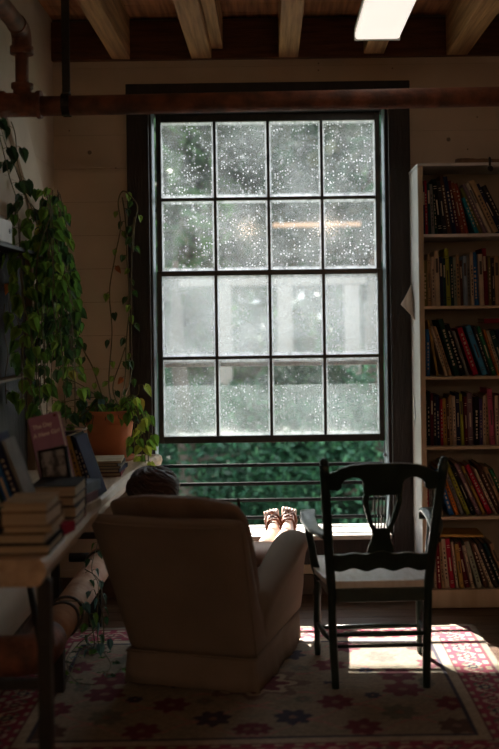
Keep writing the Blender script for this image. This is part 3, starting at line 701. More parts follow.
# seat
b = B(); n = 16; m_ = 12; grid = []
def seat_w(q): return .185 + .060 * min(1, q * 1.6) ** .8 - (.03 * max(0, (q - .85) / .15) ** 2)
vt = []; vb = []
for j in range(m_ + 1):
    q = j / m_; y = -.205 + .445 * q; hw = seat_w(q); rt = []; rb = []
    for i in range(n + 1):
        u = -1 + 2 * i / n; sad = -.012 * (1 - u ** 4) * math.sin(q * math.pi) + .003 * math.cos(u * 6) * (q > .6)
        yy = y - (.02 * u * u if q > .9 else 0)
        rt.append(b.verts.new((u * hw, yy, .412 + sad))); rb.append(b.verts.new((u * hw * .985, yy, .388)))
    vt.append(rt); vb.append(rb)
for j in range(m_):
    for i in range(n):
        f = b.faces.new((vt[j][i], vt[j][i + 1], vt[j + 1][i + 1], vt[j + 1][i])); f.smooth = True
        b.faces.new((vb[j][i], vb[j + 1][i], vb[j + 1][i + 1], vb[j][i + 1]))
    b.faces.new((vt[j][0], vt[j + 1][0], vb[j + 1][0], vb[j][0])); b.faces.new((vt[j][n], vb[j][n], vb[j + 1][n], vt[j + 1][n]))
for i in range(n):
    b.faces.new((vt[0][i], vb[0][i], vb[0][i + 1], vt[0][i + 1])); b.faces.new((vt[m_][i], vt[m_][i + 1], vb[m_][i + 1], vb[m_][i]))
obj('seat', b, seatm, WC)
obj('seat_rail', bb(-.168, .168, -.215, -.19, .335, .388), greenpaint, WC, bev=.003); obj('seat_rail', bb(-.20, .20, .17, .195, .33, .388), greenpaint, WC, bev=.003)
for s_ in (-1, 1):
    b = B(); prism(b, [(.183, -.20), (.222, .19), (.200, .19), (.162, -.20)], lambda u, v, t_: (s_ * u, v, t_), .335, .388); obj('side_rail', b, greenpaint, WC, bev=.003)
    # front leg
    b = B(); tube(b, [(s_ * .208, .182, .388), (s_ * .209, .185, .33), (s_ * .211, .186, .29), (s_ * .212, .187, .27), (s_ * .212, .188, .25), (s_ * .214, .190, .15), (s_ * .214, .192, .06), (s_ * .214, .192, .045), (s_ * .214, .193, 0)], [.019, .019, .015, .019, .015, .0165, .0125, .016, .012], 12); obj('leg', b, greenpaint, WC, smooth=True)
    # arm: from the post forward, curling down at the front
    ctr = [(s_ * .200, -.275, .600), (s_ * .215, -.20, .598), (s_ * .240, -.08, .592), (s_ * .252, .04, .600), (s_ * .250, .12, .615), (s_ * .248, .165, .612), (s_ * .248, .19, .592), (s_ * .248, .185, .570)]
    pts = spline(ctr, 5); b = B(); rings = []
    for k, p_ in enumerate(pts):
        q = k / (len(pts) - 1); hw = .018 + .014 * math.sin(min(1, q * 1.4) * math.pi / 2); tg = (pts[min(k + 1, len(pts) - 1)] - pts[max(k - 1, 0)]).normalized(); up = Vector((0, -tg.z, tg.y)).normalized(); sd_ = Vector((1, 0, 0))
        rings.append([p_ + sd_ * hw * cu + up * .011 * cv_ for cu, cv_ in ((-1, -.5), (-.8, -1), (.8, -1), (1, -.5), (1, .5), (.8, 1), (-.8, 1), (-1, .5))])
    loft(b, rings); obj('arm', b, greenpaint, WC, smooth=True)
    b = B(); tube(b, spline([(s_ * .246, .10, .598), (s_ * .250, .115, .55), (s_ * .238, .085, .48), (s_ * .230, .05, .42), (s_ * .212, .02, .36)], 4), [.020, .020, .019, .018, .018, .018, .017, .017, .018, .018, .019, .019, .020, .020, .020, .018, .016], 8, flat=.7); obj('arm_support', b, greenpaint, WC, smooth=True)
    b = B(); tube(b, [(s_ * .214, .19, .135), (s_ * .20, .0, .155), (s_ * .176, -.195, .175)], [.008, .012, .008], 8); obj('stretcher', b, greenpaint, WC, smooth=True)
b = B(); tube(b, [(-.212, .19, .115), (0, .19, .115), (.212, .19, .115)], [.008, .012, .008], 8); obj('stretcher', b, greenpaint, WC, smooth=True)
b = B(); tube(b, [(-.175, -.195, .205), (0, -.195, .205), (.175, -.195, .205)], [.008, .011, .008], 8); obj('stretcher', b, greenpaint, WC, smooth=True)
b = B(); tube(b, [(-.175, -.195, .16), (0, -.195, .16), (.175, -.195, .16)], [.007, .008, .007], 8); obj('stretcher', b, greenpaint, WC, smooth=True)

# ------------------------------------------------------------------ table
TZ = .75
TB = thing('work_table', 'long thick wooden table on black metal legs along the left wall', 'table', (-.83, 3.85, 0))
b = B(); rings = []; rt_ = random.Random(5); K = 40
for k in range(K + 1):
    y = 2.77 + (4.98 - 2.77) * k / K; e = -.632 + .055 * max(0, min(1, (y - 3.9) / .9)) + .003 * math.sin(y * 7) + .002 * math.sin(y * 23) + rt_.uniform(-.002, .002) + (.03 * max(0, (y - 4.75) / .23))
    rings.append([(XL + .004, y, TZ - .075), (e - .025, y, TZ - .075), (e - .008, y, TZ - .05), (e, y, TZ - .028), (e - .006, y, TZ - .008), (e - .02, y, TZ), (XL + .004, y, TZ)])
loft(b, rings)
for f in b.faces:
    f.smooth = False
    c = f.calc_center_median()
    if c.x > -.60 and c.y > 4.55 and c.z < TZ - .003: f.material_index = 1
obj('tabletop', b, [slabm, barkm], TB, True)
for x_, y_ in ((-.655, 2.86), (-1.06, 2.86), (-.655, 4.86), (-1.06, 4.86)):
    obj('leg', bb(x_ - .019, x_ + .019, y_ - .019, y_ + .019, 0, TZ - .0755), iron, TB, True, bev=.002)
for y_ in (2.86, 4.86): obj('crossbar', bb(-1.04, -.675, y_ - .013, y_ + .013, .36, .39), iron, TB, True, bev=.002)
b = B(); tube(b, [(-.655, 2.89, .365), (-.99, 3.9, .60)], .011, 8); obj('brace', b, iron, TB, True)

# shelf unit standing on the table against the left wall
t = thing('shelf_unit', 'narrow light wood shelf frame on the table, behind the hanging vine', 'shelf unit', (-1.03, 3.7, TZ))
for x_, y_ in ((-1.084, 4.50), (-1.084, 3.30)): obj('post', bb(x_ - .011, x_ + .022, y_ - .016, y_ + .016, TZ + .0005, 1.70), wood_light, t, True, bev=.002)
obj('back_panel', bb(-1.099, -1.0955, 3.29, 4.51, TZ + .0005, 1.70), darkwood, t, True)
obj('shelf', bb(-1.09, -1.03, 3.32, 4.48, 1.18, 1.19), wood_light, t, True, bev=.002)
obj('shelf', bb(-1.0955, -1.0, 3.286, 4.52, 1.7005, 1.716), darkwood, t, True, bev=.002)
t = thing('storage_box', 'pale metal box on top of the shelf frame behind the vine', 'box', (-1.03, 3.75, 1.7165))
obj('body', bb(-1.09, -1.0, 3.2, 3.90, 1.717, 1.805), M('pale_grey_box', (.52, .48, .44), (.42, .38, .34), rough=.5), t, True, bev=.004)
b = B()
for y_ in (3.5, 3.68, 3.86): tube(b, [(-1.0002, y_, 1.765), (-.997, y_, 1.765)], .010, 10)
obj('hole_plug', b, iron, t, True)

# books on the table -----------------------------------------------------------------
G = 'old books stacked on the table'
def stack(x0, y0, z0, specs, labels, group=G):
    z = z0
    for (dx, dy, wx, dpt, h, c, rz, ps), lb in zip(specs, labels):
        lying('book', lb, x0 + dx, x0 + dx + wx, y0 + dy, y0 + dy + dpt, z, h, c, group, R(rz), ps); z += h + .0006
    return z
Z = TZ + .0008
stack(-.795, 2.83, Z, [(.01, 0, .150, .21, .027, 'black', 1, '-y'), (0, .01, .150, .20, .029, 'black', -1, '-y'), (.02, .02, .145, .20, .020, 'tan', 2, '-y'), (.022, .01, .135, .19, .040, 'brown', -1, '-y'), (.022, .012, .13, .19, .024, 'tan', 1, '-y')],
      ['black hardback at the bottom of the nearest table stack', 'black hardback second from the bottom of the nearest table stack', 'thin tan book in the middle of the nearest table stack', 'thick brown book near the top of the nearest table stack', 'pale brown book topmost of the nearest table stack'])
stack(-.79, 3.20, Z, [(.0, 0, .155, .20, .03, 'maroon', 0, '-y'), (.01, 0, .15, .20, .035, 'charcoal', 2, '-y'), (.0, .01, .155, .19, .030, 'brown', -2, '-y'), (.01, 0, .15, .20, .036, 'charcoal', 1, '-y')],
      ['maroon book at the bottom of the stack behind the nearest stack', 'charcoal book low in the stack behind the nearest stack', 'brown book under the glossy dark topmost one', 'glossy dark book topmost of the stack behind the nearest'])
def spined(lb, px, py, Y, L_, w_, h, c, rz):              # lying books whose spines show along the table edge
    p = S(px, py, Y); lying('book', lb, p.x - w_ / 2, p.x + w_ / 2, Y, Y + L_, p.z, h, c, 'books lying with spines along the table edge', R(rz), '-x')
spined('crimson spined book lying beside the nearest stack at the table edge', 0, 0, 1, 0, 0, 0, 'crimson', 0) if False else None
for lb, x0, x1, y0, y1, z0, h, c, rz in (
    ('crimson spined book lying beside the nearest stack', -.735, -.637, 3.05, 3.175, Z, .030, 'crimson', -12),
    ('cream spined book lying at the table edge, lowest of three', -.725, -.632, 3.42, 3.60, Z, .026, 'cream', -12),
    ('grey spined book lying on the cream one at the table edge', -.73, -.640, 3.43, 3.60, Z + .0266, .030, 'mauve', -10),
    ('light blue grey spined book topmost of three at the table edge', -.735, -.640, 3.46, 3.63, Z + .0572, .034, 'light blue', -14)):
    lying('book', lb, x0, x1, y0, y1, z0, h, c, 'books lying with spines along the table edge', R(rz), '-x')
# upright leaning row, spines towards the room
def leaner(lb, x, y, w_, d, h, c, ang, rz=0, group='books leaning in a row on the table', seed=1, z0=None):
    o = obj('book', book_mesh(w_, d, h, seed, c), [cover(c), pages, print_mat(c)]); o.location = (x, y, z0 or Z); o.rotation_euler = (0, -ang, rz)
    return tag(o, lb, 'book', group)
for k, (c, w_, h, lb) in enumerate((('black', .030, .29, 'black book leaning at the left edge of the table row'), ('dark teal', .022, .30, 'dark teal book leaning next to the black one on the table'),
        ('blue', .026, .31, 'tall blue book leaning in the middle of the table row'), ('navy', .022, .33, 'tall navy book leaning right of the blue one on the table'), ('grey', .009, .315, 'slim pale book leaning at the right end of the table row'))):
    leaner(lb, -.835 + k * .029, 3.055, w_, .13, h, c, R(20), seed=40 + k)
# the pink book facing the room
t = thing('pink_book', 'pink covered book with white title propped up among the table books', 'book', (-.775, 3.45, Z)); t.rotation_euler = (R(-8), R(-15), R(-6))
b = B(); w_, h_, d_ = .112, .335, .03
box(b, 0, w_, 0, .003, 0, h_, 0); box(b, 0, w_, d_ - .003, d_, 0, h_, 0); box(b, 0, .003, .003, d_ - .003, 0, h_, 0); 
obj('cover', b, M('dusty_pink_cover', (.42, .21, .33), (.36, .18, .29), scale=20), t, bev=.001)
obj('page_block', bb(.0035, w_ - .003, .0033, d_ - .0033, .003, h_ - .003), pages, t)
obj('spine', bb(-.0022, -.0003, .0, d_, 0, h_), cover('brown'), t)
obj('label_panel', bb(.006, w_ - .004, -.0015, -.0002, .155, .215), M('grey_cover_photo', (.30, .27, .27), (.10, .09, .09), scale=35), t)
for k, (s_, z_) in enumerate((('The Day', .292), ('A New Girl', .262))):
    cu = bpy.data.curves.new('title_text', 'FONT'); cu.body = s_; cu.size = .0205; cu.extrude = .0004; cu.offset = .0005
    tmp = bpy.data.objects.new('title_text', cu); tme = bpy.data.meshes.new_from_object(tmp); bpy.data.objects.remove(tmp)
    o = bpy.data.objects.new('title_text', tme); C.objects.link(o); o.parent = t; o.location = (.012 - .004 * k, -.0008, z_); o.rotation_euler = (R(90), 0, 0); tme.materials.clear(); tme.materials.append(M('title_ink', (.92, .86, .84)))
b = B(); bmesh.ops.create_uvsphere(b, u_segments=10, v_segments=6, radius=.006, matrix=Matrix.Translation((w_ - .012, -.002, h_ - .012))); obj('corner_mark', b, M('dark_red_dot', (.2, .01, .01)), t)
t = thing('framed_photo_book', 'dark book with a grey photograph cover below the pink book', 'book', (-.765, 3.39, Z)); t.rotation_euler = (R(-6), R(-10), R(-6))
b = bb(0, .10, 0, .022, 0, .225); obj('cover', b, cover('black'), t, bev=.001)
obj('cover_photo', bb(.008, .092, -.0012, -.0002, .11, .216), M('grey_portrait_print', (.34, .33, .34), (.05, .05, .055), scale=22, lo=.42, hi=.55), t)
G3 = 'books leaning in front of the plant pot'
for k, (c, x, w_, h, a, lb) in enumerate((('grey', -.652, .012, .235, 13, 'slim grey book leaning, leftmost of those before the pot'), ('ochre', -.634, .020, .24, 15, 'brownish yellow book leaning in front of the plant pot'),
        ('black', -.606, .012, .245, 17, 'slim black book leaning right of the brownish yellow one'), ('navy', -.588, .012, .24, 19, 'dark blue book leaning, rightmost of those before the pot'))):
    leaner(lb, x - .075, 3.72, w_, .16, h, c, R(a), rz=R(-4), group=G3, seed=70 + k)
# wire basket of papers
t = thing('wire_basket', 'dark wire basket with curved pale rods behind the leaning books', 'basket', (-.87, 4.05, Z))
b = B(); 
for k in range(5):
    z_ = Z + .02 + .045 * k + .02; r_ = .062 + .006 * k; tube(b, [(-.86 + r_ * 1.15 * math.cos(a), 4.12 + r_ * math.sin(a), z_) for a in [2 * math.pi * q / 24 for q in range(25)]], .0028, 6, cap=False)
obj('hoop', b, M('pale_wire', (.30, .28, .26), rough=.4), t, True)
b = B(); lathe(b, [(.055, .0), (.06, .10), (.066, .205), (.060, .205), (.052, .01)], (-.86, 4.12, Z), 24); obj('liner', b, M('dark_basket', (.016, .012, .012)), t, True, smooth=True)
# magazines near the pot
G4 = 'magazines piled beside the plant pot'
zc = Z
for h, c, dx, rz, lb in ((.016, 'dark red', .0, 3, 'dark red magazine at the bottom of the pile by the pot'), (.016, 'navy', .004, -3, 'dark blue magazine second in the pile by the pot'), (.010, 'grey', .002, 2, 'grey magazine in the middle of the pile by the pot'), (.012, 'charcoal', -.004, -2, 'charcoal magazine fourth up in the pile by the pot'), (.010, 'cream', .0, 4, 'pale magazine topmost of the pile by the pot')):
    lying('magazine', lb, -.780 + dx, -.650 + dx, 4.26, 4.45, zc, h, c, G4, R(rz), '-x'); zc += h + .0006

# ------------------------------------------------------------------ plants
LEAFC = [(.05, .12, .03), (.08, .18, .035), (.12, .26, .04), (.035, .08, .03), (.20, .33, .05)]
def add_leaf(b, cl, base, d, nrm, L_, col):
    d = d.normalized(); nrm = (nrm - d * nrm.dot(d)).normalized(); s = d.cross(nrm); wd = L_ * .36
    prof = [(-.06, .0), (-.10, .45), (.10, .92), (.32, 1.0), (.58, .72), (.82, .30), (1.0, 0)]
    cen = [b.verts.new(base + d * L_ * max(0, t_) + nrm * (-.10 * L_ * (t_ - .3) ** 2)) for t_, _ in prof]
    lf = [b.verts.new(base + d * L_ * t_ + s * wd * w_ + nrm * (.10 * L_ * w_ - .18 * L_ * (t_ - .3) ** 2)) for t_, w_ in prof[1:-1]]
    rt = [b.verts.new(base + d * L_ * t_ - s * wd * w_ + nrm * (.10 * L_ * w_ - .18 * L_ * (t_ - .3) ** 2)) for t_, w_ in prof[1:-1]]
    fs = []
    for side in (lf, rt):
        fs.append(b.faces.new((cen[0], side[0], cen[1])))
        for k in range(4): fs.append(b.faces.new((cen[k + 1], side[k], side[k + 1], cen[k + 2])))
        fs.append(b.faces.new((cen[5], side[4], cen[6])))
    for f in fs:
        f.smooth = True
        for lp in f.loops: lp[cl] = (*col, 1)
def plant(root, strands, seed, size=(.04, .06), gap=.05, cols=LEAFC, special=None, names=('stem', 'foliage'), facing=Vector((.15, -1, .25)), bottom=None, r=.0022):
    rs = random.Random(seed); bs = B(); bl = B(); cl = bl.loops.layers.float_color.new('Col')
    for st in strands:
        pts = spline(st, 7); tube(bs, pts, r, 5)
        acc = 0; nxt = rs.uniform(0, gap); side = 1
        for p, q in zip(pts, pts[1:]):
            acc += (q - p).length
            if acc > nxt:
                acc = 0; nxt = gap * rs.uniform(.6, 1.4); side = -side
                ax = Vector((rs.uniform(.3, 1) * side, rs.uniform(-.5, .35), rs.uniform(-.5, .25))).normalized()
                L_ = rs.uniform(*size); base = p + ax * L_ * .45
                tube(bs, [p, p + ax * L_ * .25 + Vector((0, 0, .004)), base], r * .6, 4)
                d = (ax * .45 + Vector((rs.uniform(-.35, .35), rs.uniform(-.4, .3), -1))).normalized()
                nr = facing + Vector((rs.uniform(-.9, .9), rs.uniform(-.4, .4), rs.uniform(-.5, .5)))
                col = rs.choice(cols); kk = rs.uniform(.75, 1.2)
                if special and rs.random() < .02: col = special
                add_leaf(bl, cl, base, d, nr, L_, tuple(c * kk for c in col))
    for bm_ in (bs, bl):
        for v in bm_.verts: v.co.x = max(v.co.x, XL + .003); v.co.y = min(v.co.y, WY - .004) if v.co.x < -.75 else min(v.co.y, WY - .034)
    a = obj(names[0], bs, stemm, root, True); b_ = obj(names[1], bl, leafm, root, True, recalc=False); return a, b_
# big hanging vine
V = thing('hanging_vine', 'dense trailing heart leaved vine hanging in the left corner', 'plant', (-.95, 4.45, 2.05))
rs = random.Random(11); st = []
for k in range(34):
    x0 = rs.uniform(34, 62); x1 = rs.choice([rs.uniform(16, 74), rs.uniform(40, 74)]); Y = rs.uniform(4.15, 4.75)
    yt = rs.uniform(186, 215) if x0 > 35 else 200; yb = rs.uniform(300, 425)
    pts = []
    for q in range(6):
        f = q / 5; px = x0 + (x1 - x0) * min(1, f * 1.7) + rs.uniform(-4, 4); py = yt + (yb - yt) * f
        p = S(px, py, Y + rs.uniform(-.04, .04)); p.x = max(p.x, -1.02); pts.append(p)
    st.append(pts)
plant(V, st, 21, size=(.042, .068), gap=.055, special=(.35, .30, .06))
V2 = thing('climbing_vine', 'sparse dark vine climbing the left wall above the dense mass', 'plant', (-1.05, 4.3, 2.1))
plant(V2, [[S(4, 125, 4.0), S(8, 140, 4.05), S(16, 160, 4.15), S(27, 190, 4.2), S(38, 215, 4.35)], [S(-6, 100, 4.0), S(4, 140, 4.02), S(12, 175, 4.1), S(22, 205, 4.2)], [S(14, 118, 4.2), S(18, 132, 4.2), S(20, 160, 4.25), S(30, 200, 4.4)]], 5, size=(.05, .075), gap=.06, cols=[(.03, .06, .025), (.04, .08, .03)])
V3 = thing('front_vine', 'bright leaved vine strands hanging in front of the shelf frame', 'plant', (-.98, 4.1, 1.8))
st = []
for x0, y0, x1, y1 in ((18, 205, 24, 300), (8, 215, 10, 330), (24, 215, 20, 400), (14, 300, 34, 420), (4, 300, 6, 400), (30, 330, 44, 425), (20, 250, 30, 350)):
    st.append([S(x0 + (x1 - x0) * f + rs.uniform(-3, 3), y0 + (y1 - y0) * f, 4.12) for f in (0, .25, .5, .75, 1)])
plant(V3, st, 8, size=(.045, .07), gap=.055, cols=[(.16, .30, .04), (.10, .22, .035), (.22, .36, .05)], special=(.5, .14, .03))
# potted plant
POT = thing('potted_plant', 'terracotta pot of trailing heart leaved vine on the far table end', 'plant', (-.775, 4.80, Z))
pc = (-.775, 4.80, Z)
b = B(); lathe(b, [(.098, .008), (.115, .008), (.120, .026), (.113, .026), (.098, .016)], (pc[0], pc[1], pc[2] - .008), 32); obj('saucer', b, terra, POT, True, smooth=True)
b = B(); lathe(b, [(.082, .010), (.086, .012), (.108, .150), (.111, .175), (.111, .176), (.122, .178), (.126, .235), (.121, .240), (.112, .238), (.108, .19), (.09, .19)], pc, 36); obj('pot', b, terra, POT, True, smooth=True)
b = B(); lathe(b, [(.107, .192), (.107, .212), (.06, .220), (.01, .222)], pc, 24); obj('soil', b, soilm, POT, True, smooth=True)
st = []
pt = lambda px, py, Y: S(px, py, Y)
st += [[pt(112, 408, 4.80), pt(108, 380, 4.9), pt(112, 330, 5.0), pt(110, 290, 5.08), pt(116, 255, 5.08), pt(122, 225, 5.08), pt(120, 200, 5.06), pt(125, 189, 5.05), pt(133, 195, 5.04), pt(139, 205, 5.04), pt(136, 222, 5.04), pt(134, 250, 5.05)]]
st += [[pt(116, 408, 4.80), pt(124, 380, 4.95), pt(126, 340, 5.05), pt(130, 300, 5.08), pt(128, 260, 5.08), pt(127, 220, 5.08), pt(124, 195, 5.08)],
       [pt(108, 408, 4.80), pt(100, 390, 4.95), pt(92, 365, 5.05), pt(82, 345, 5.08), pt(76, 325, 5.08), pt(72, 312, 5.05)],
       [pt(118, 408, 4.80), pt(130, 375, 5.0), pt(131, 330, 5.05), pt(132, 280, 5.05), pt(133, 240, 5.05), pt(136, 215, 5.05)],
       [pt(118, 406, 4.82), pt(112, 385, 4.95), pt(120, 360, 5.0), pt(125, 345, 5.02)]]
plant(POT, st, 31, size=(.032, .05), gap=.085, cols=[(.06, .13, .03), (.20, .33, .05), (.04, .09, .03)], special=(.4, .12, .03), names=('climbing_stem', 'climbing_foliage'), r=.0034)
st = []
for a in range(16):
    an = a / 16 * 2 * math.pi; dx, dy = math.cos(an), math.sin(an) * .8
    if dy > .5: dy = .3
    c0 = Vector(pc) + Vector((dx * .05, dy * .05, .22))
    st.append([c0, c0 + Vector((dx * .06, dy * .06, .035)), c0 + Vector((dx * .10, dy * .10, .0)), c0 + Vector((dx * .115, dy * .115, -.01 - .05 * rs.random()))])
plant(POT, st, 33, size=(.035, .055), gap=.035, cols=LEAFC, names=('crown_stem', 'crown_foliage'))
st = []
for x0, y0, x1, y1, Y in ((128, 402, 146, 480, 4.74), (130, 400, 140, 465, 4.72), (126, 404, 133, 450, 4.68), (132, 398, 147, 440, 4.76), (128, 402, 138, 420, 4.72), (130, 398, 143, 476, 4.70), (128, 398, 138, 383, 4.80)):
    s0 = S(116, 412, 4.80); st.append([s0, S(x0, y0 - 4, Y), S((x0 + x1) / 2 + 3, (y0 * .7 + y1 * .3), Y - .02), S(x1, y1 * .6 + y0 * .4, Y - .02), S(x1, y1, Y)])
plant(POT, st, 37, size=(.045, .065), gap=.040, cols=[(.34, .55, .06), (.20, .40, .05), (.48, .58, .09), (.13, .27, .04)], special=(.5, .35, .05), names=('side_stem', 'side_foliage'))  # side leaves coloured brighter and yellower to look sunlit
st = []
for x0, y0, x1, y1 in ((104, 402, 60, 400), (104, 404, 72, 420), (100, 400, 66, 385), (104, 402, 80, 430), (100, 400, 55, 372)):
    s0 = S(108, 410, 4.80); st.append([s0, S(x0 - 4, y0 - 6, 4.74), S((x0 + x1) / 2, (y0 + y1) / 2 - 5, 4.70), S(x1, y1, 4.66)])
plant(POT, st, 39, size=(.04, .06), gap=.035, cols=LEAFC + [(.10, .20, .18)], names=('trailing_stem', 'trailing_foliage'))
# vine trailing over the low pipe and on the rug
V4 = thing('floor_vine', 'trailing vine spilling over the low pipe onto the rug', 'plant', (-.8, 4.3, .3))
fl = lambda px, py: Vector(((px - 270) / (1000 * (py - 322) / 1000) * 1.385, 1.385 / ((py - 322) / 1000), .022))
st = [[Vector((-.84, 4.86, .60)), Vector((-.82, 4.7, .40)), Vector((-.80, 4.4, .33)), Vector((-.745, 4.25, .29)), Vector((-.745, 4.2, .15)), Vector((-.74, 4.18, .04)), fl(82, 640), fl(88, 655)],
      [Vector((-.83, 4.4, .325)), Vector((-.755, 4.34, .28)), Vector((-.75, 4.3, .12)), fl(72, 645), fl(62, 660), fl(70, 680), fl(90, 684)],
      [fl(86, 638), fl(98, 650), fl(106, 664), fl(100, 676), fl(112, 672), fl(120, 662)],
      [Vector((-.84, 3.9, .325)), Vector((-.76, 3.95, .30)), Vector((-.745, 4.05, .2)), Vector((-.74, 4.1, .08)), fl(76, 650), fl(66, 672), fl(56, 688)],
      [Vector((-.745, 4.15, .30)), Vector((-.72, 4.2, .18)), Vector((-.72, 4.22, .06))]]
for s in st:
    for k, p in enumerate(s): p.z = max(p.z, .022)
a_, f_ = plant(V4, st, 51, size=(.038, .055), gap=.06, cols=[(.08, .2, .03), (.18, .34, .05), (.04, .10, .04), (.10, .2, .17)], facing=Vector((0, -.5, 1)))
mw = V4.location
for v in f_.data.vertices:
    if v.co.z + mw.z < .02: v.co.z = .02 - mw.z + (v.index % 5) * .001
V5 = thing('wall_vine', 'thin vine strands hanging against the wall below the table', 'plant', (-1.05, 3.4, .6))
plant(V5, [[Vector((-1.07, 3.5, .665)), Vector((-1.05, 3.5, .55)), Vector((-1.06, 3.48, .38)), Vector((-1.04, 3.5, .2))], [Vector((-1.07, 3.9, .665)), Vector((-1.0, 3.9, .55)), Vector((-.98, 3.92, .42))], [Vector((-1.07, 3.2, .665)), Vector((-1.04, 3.2, .5)), Vector((-1.05, 3.22, .3))]], 61, size=(.04, .06), gap=.08)

# ------------------------------------------------------------------ the person in the armchair
PE = thing('person', 'person slumped in the armchair with feet in sandals up on the sill', 'person', (-.22, 4.25, .38))
def skinned(name, V_, E_, mat, parent, sub=2, root=0):
    """V_: list of (point, radius)"""
    me = bpy.data.meshes.new(name); inv = pm(parent).inverted(); me.from_pydata([inv @ Vector(p) for p, r in V_], E_, [])
    o = bpy.data.objects.new(name, me); C.objects.link(o); o.parent = parent; me.materials.append(mat)
    m = o.modifiers.new('skin', 'SKIN'); m.use_smooth_shade = True
    for i, (p, r) in enumerate(V_):
        rr = r if isinstance(r, tuple) else (r, r); me.skin_vertices[0].data[i].radius = rr
    me.skin_vertices[0].data[root].use_root = True
    s = o.modifiers.new('sub', 'SUBSURF'); s.levels = s.render_levels = sub
    return o
VV = []; EE = []
def nv(p, r, par=None):
    VV.append((Vector(p), r)); 
    if par is not None: EE.append((par, len(VV) - 1))
    return len(VV) - 1
pel = nv((-.235, 4.16, .47), .105)
ab = nv((-.30, 4.06, .55), .10, pel); ch = nv((-.36, 3.97, .625), .105, ab); nk0 = nv((-.41, 3.93, .675), .06, ch); nk = nv((-.435, 3.93, .70), .045, nk0)
hd = nv((-.462, 3.945, .745), .068, nk); hd2 = nv((-.475, 3.965, .785), .062, hd)
fc = Vector((.3, .9, .3)).normalized()
ns_ = nv(Vector((-.462, 3.945, .745)) + fc * .075, .016, hd)
# arms resting on the lap
for s_, sh, el, wr, hand in ((-1, (-.47, 4.03, .60), (-.47, 4.22, .50), (-.30, 4.36, .53), (-.27, 4.40, .53)), (1, (-.25, 3.92, .58), (-.12, 4.10, .50), (-.14, 4.30, .52), (-.17, 4.36, .525))):
    a1 = nv(sh, .048, nk0); a2 = nv((Vector(sh) + Vector(el)) / 2, .040, a1); a3 = nv(el, .035, a2); a4 = nv(wr, .024, a3); pal = nv(hand, (.030, .016), a4)
    dr = (Vector(hand) - Vector(wr)).normalized(); sdv = Vector((-dr.y, dr.x, 0)).normalized()
    for k, L_ in enumerate((.055, .065, .062, .048)):
        f0 = Vector(hand) + sdv * (k - 1.5) * .017 + dr * .025; q = nv(f0, .0085, pal); q = nv(f0 + dr * L_ * .6, .008, q); q = nv(f0 + dr * L_ * .9 + Vector((0, 0, -.022)), .007, q)
    th0 = Vector(wr) + dr * .02 - sdv * s_ * .022; q = nv(th0, .010, a4); q = nv(th0 - sdv * s_ * .02 + dr * .03, .009, q); nv(th0 - sdv * s_ * .022 + dr * .052, .008, q)
feet = []
for hip, kn, an, tip in (((-.31, 4.20, .43), (-.045, 4.56, .362), (.008, 5.045, .366), (-.010, 5.205, .455)), ((-.19, 4.15, .43), (.025, 4.58, .360), (.075, 5.05, .366), (.088, 5.21, .468))):
    h = nv(hip, .085, pel); m1 = nv((Vector(hip) + Vector(kn)) / 2, .064, h); k_ = nv(kn, .048, m1); m2 = nv(Vector(kn).lerp(Vector(an), .35), .045, k_); m3 = nv(Vector(kn).lerp(Vector(an), .75), .034, m2)
    a = nv(an, .030, m3); an = Vector(an); tip = Vector(tip); d = (tip - an).normalized()
    up = Vector((0, -d.z, d.y)).normalized()
    heel = nv(an - up * .036 - d * .012 + Vector((0, 0, .0)), .026, a)
    inst = nv(an + d * .06 - up * .008, (.029, .022), a); ball = nv(an + d * .115 - up * .022, (.037, .016), inst)
    sgn = -1 if an.x < .05 else 1
    for k, (L_, r_) in enumerate(((.062, .0125), (.060, .0095), (.054, .009), (.048, .0085), (.040, .008))):
        off = (-.028 + k * .0150) * (sgn)
        q0 = an + d * .128 - up * .020 + Vector((off, 0, 0)); q = nv(q0, r_ * .95, ball); q = nv(q0 + d * L_ * .5 + up * .004, r_, q); nv(q0 + d * L_ * .82 - up * .001, r_ * .95, q)
    feet.append((an, d, up, sgn))
skinned('body', VV, EE, skin, PE, sub=2, root=pel)
for i, (an, d, up, sgn) in enumerate(feet):
    sx = Vector((1, 0, 0)); b = B()
    outl = [(-.05, .0), (-.045, .022), (-.02, .030), (.04, .027), (.09, .034), (.14, .041), (.178, .034), (.203, .019), (.213, .0)]
    outl = outl + [(u, -v * .95) for u, v in outl[::-1][1:-1]]
    prism(b, outl, lambda u, v, t_: an + d * u + sx * v * 1.0 - up * (.058 + t_), -.004, .010)
    so = obj('sandal', b, leather, PE, True, bev=.002)
    b = B(); toe = an + d * .150 - up * .016 + sx * (-.012 * sgn * .5)
    for s_ in (-1, 1):
        tube(b, spline([toe - up * .03, toe + up * .006, an + d * .105 + up * .010 + sx * s_ * .022, an + d * .075 - up * .01 + sx * s_ * .040, an + d * .055 - up * .050 + sx * s_ * .036], 4), .006, 6, flat=.6)
        tube(b, spline([an + d * .012 - up * .052 + sx * s_ * .032, an + d * .028 - up * .010 + sx * s_ * .036, an + d * .045 + up * .020 + sx * s_ * .020, an + d * .045 + up * .026], 4), .007, 6, flat=.6)
        tube(b, spline([an + d * .105 + up * .010 + sx * s_ * .022, an + d * .09 + up * .012, an + d * .07 + up * .016 - sx * s_ * .02], 4), .0055, 6, flat=.6)
    st_ = obj('strap', b, leather, so, smooth=True); st_.data.transform(pm(PE).inverted())
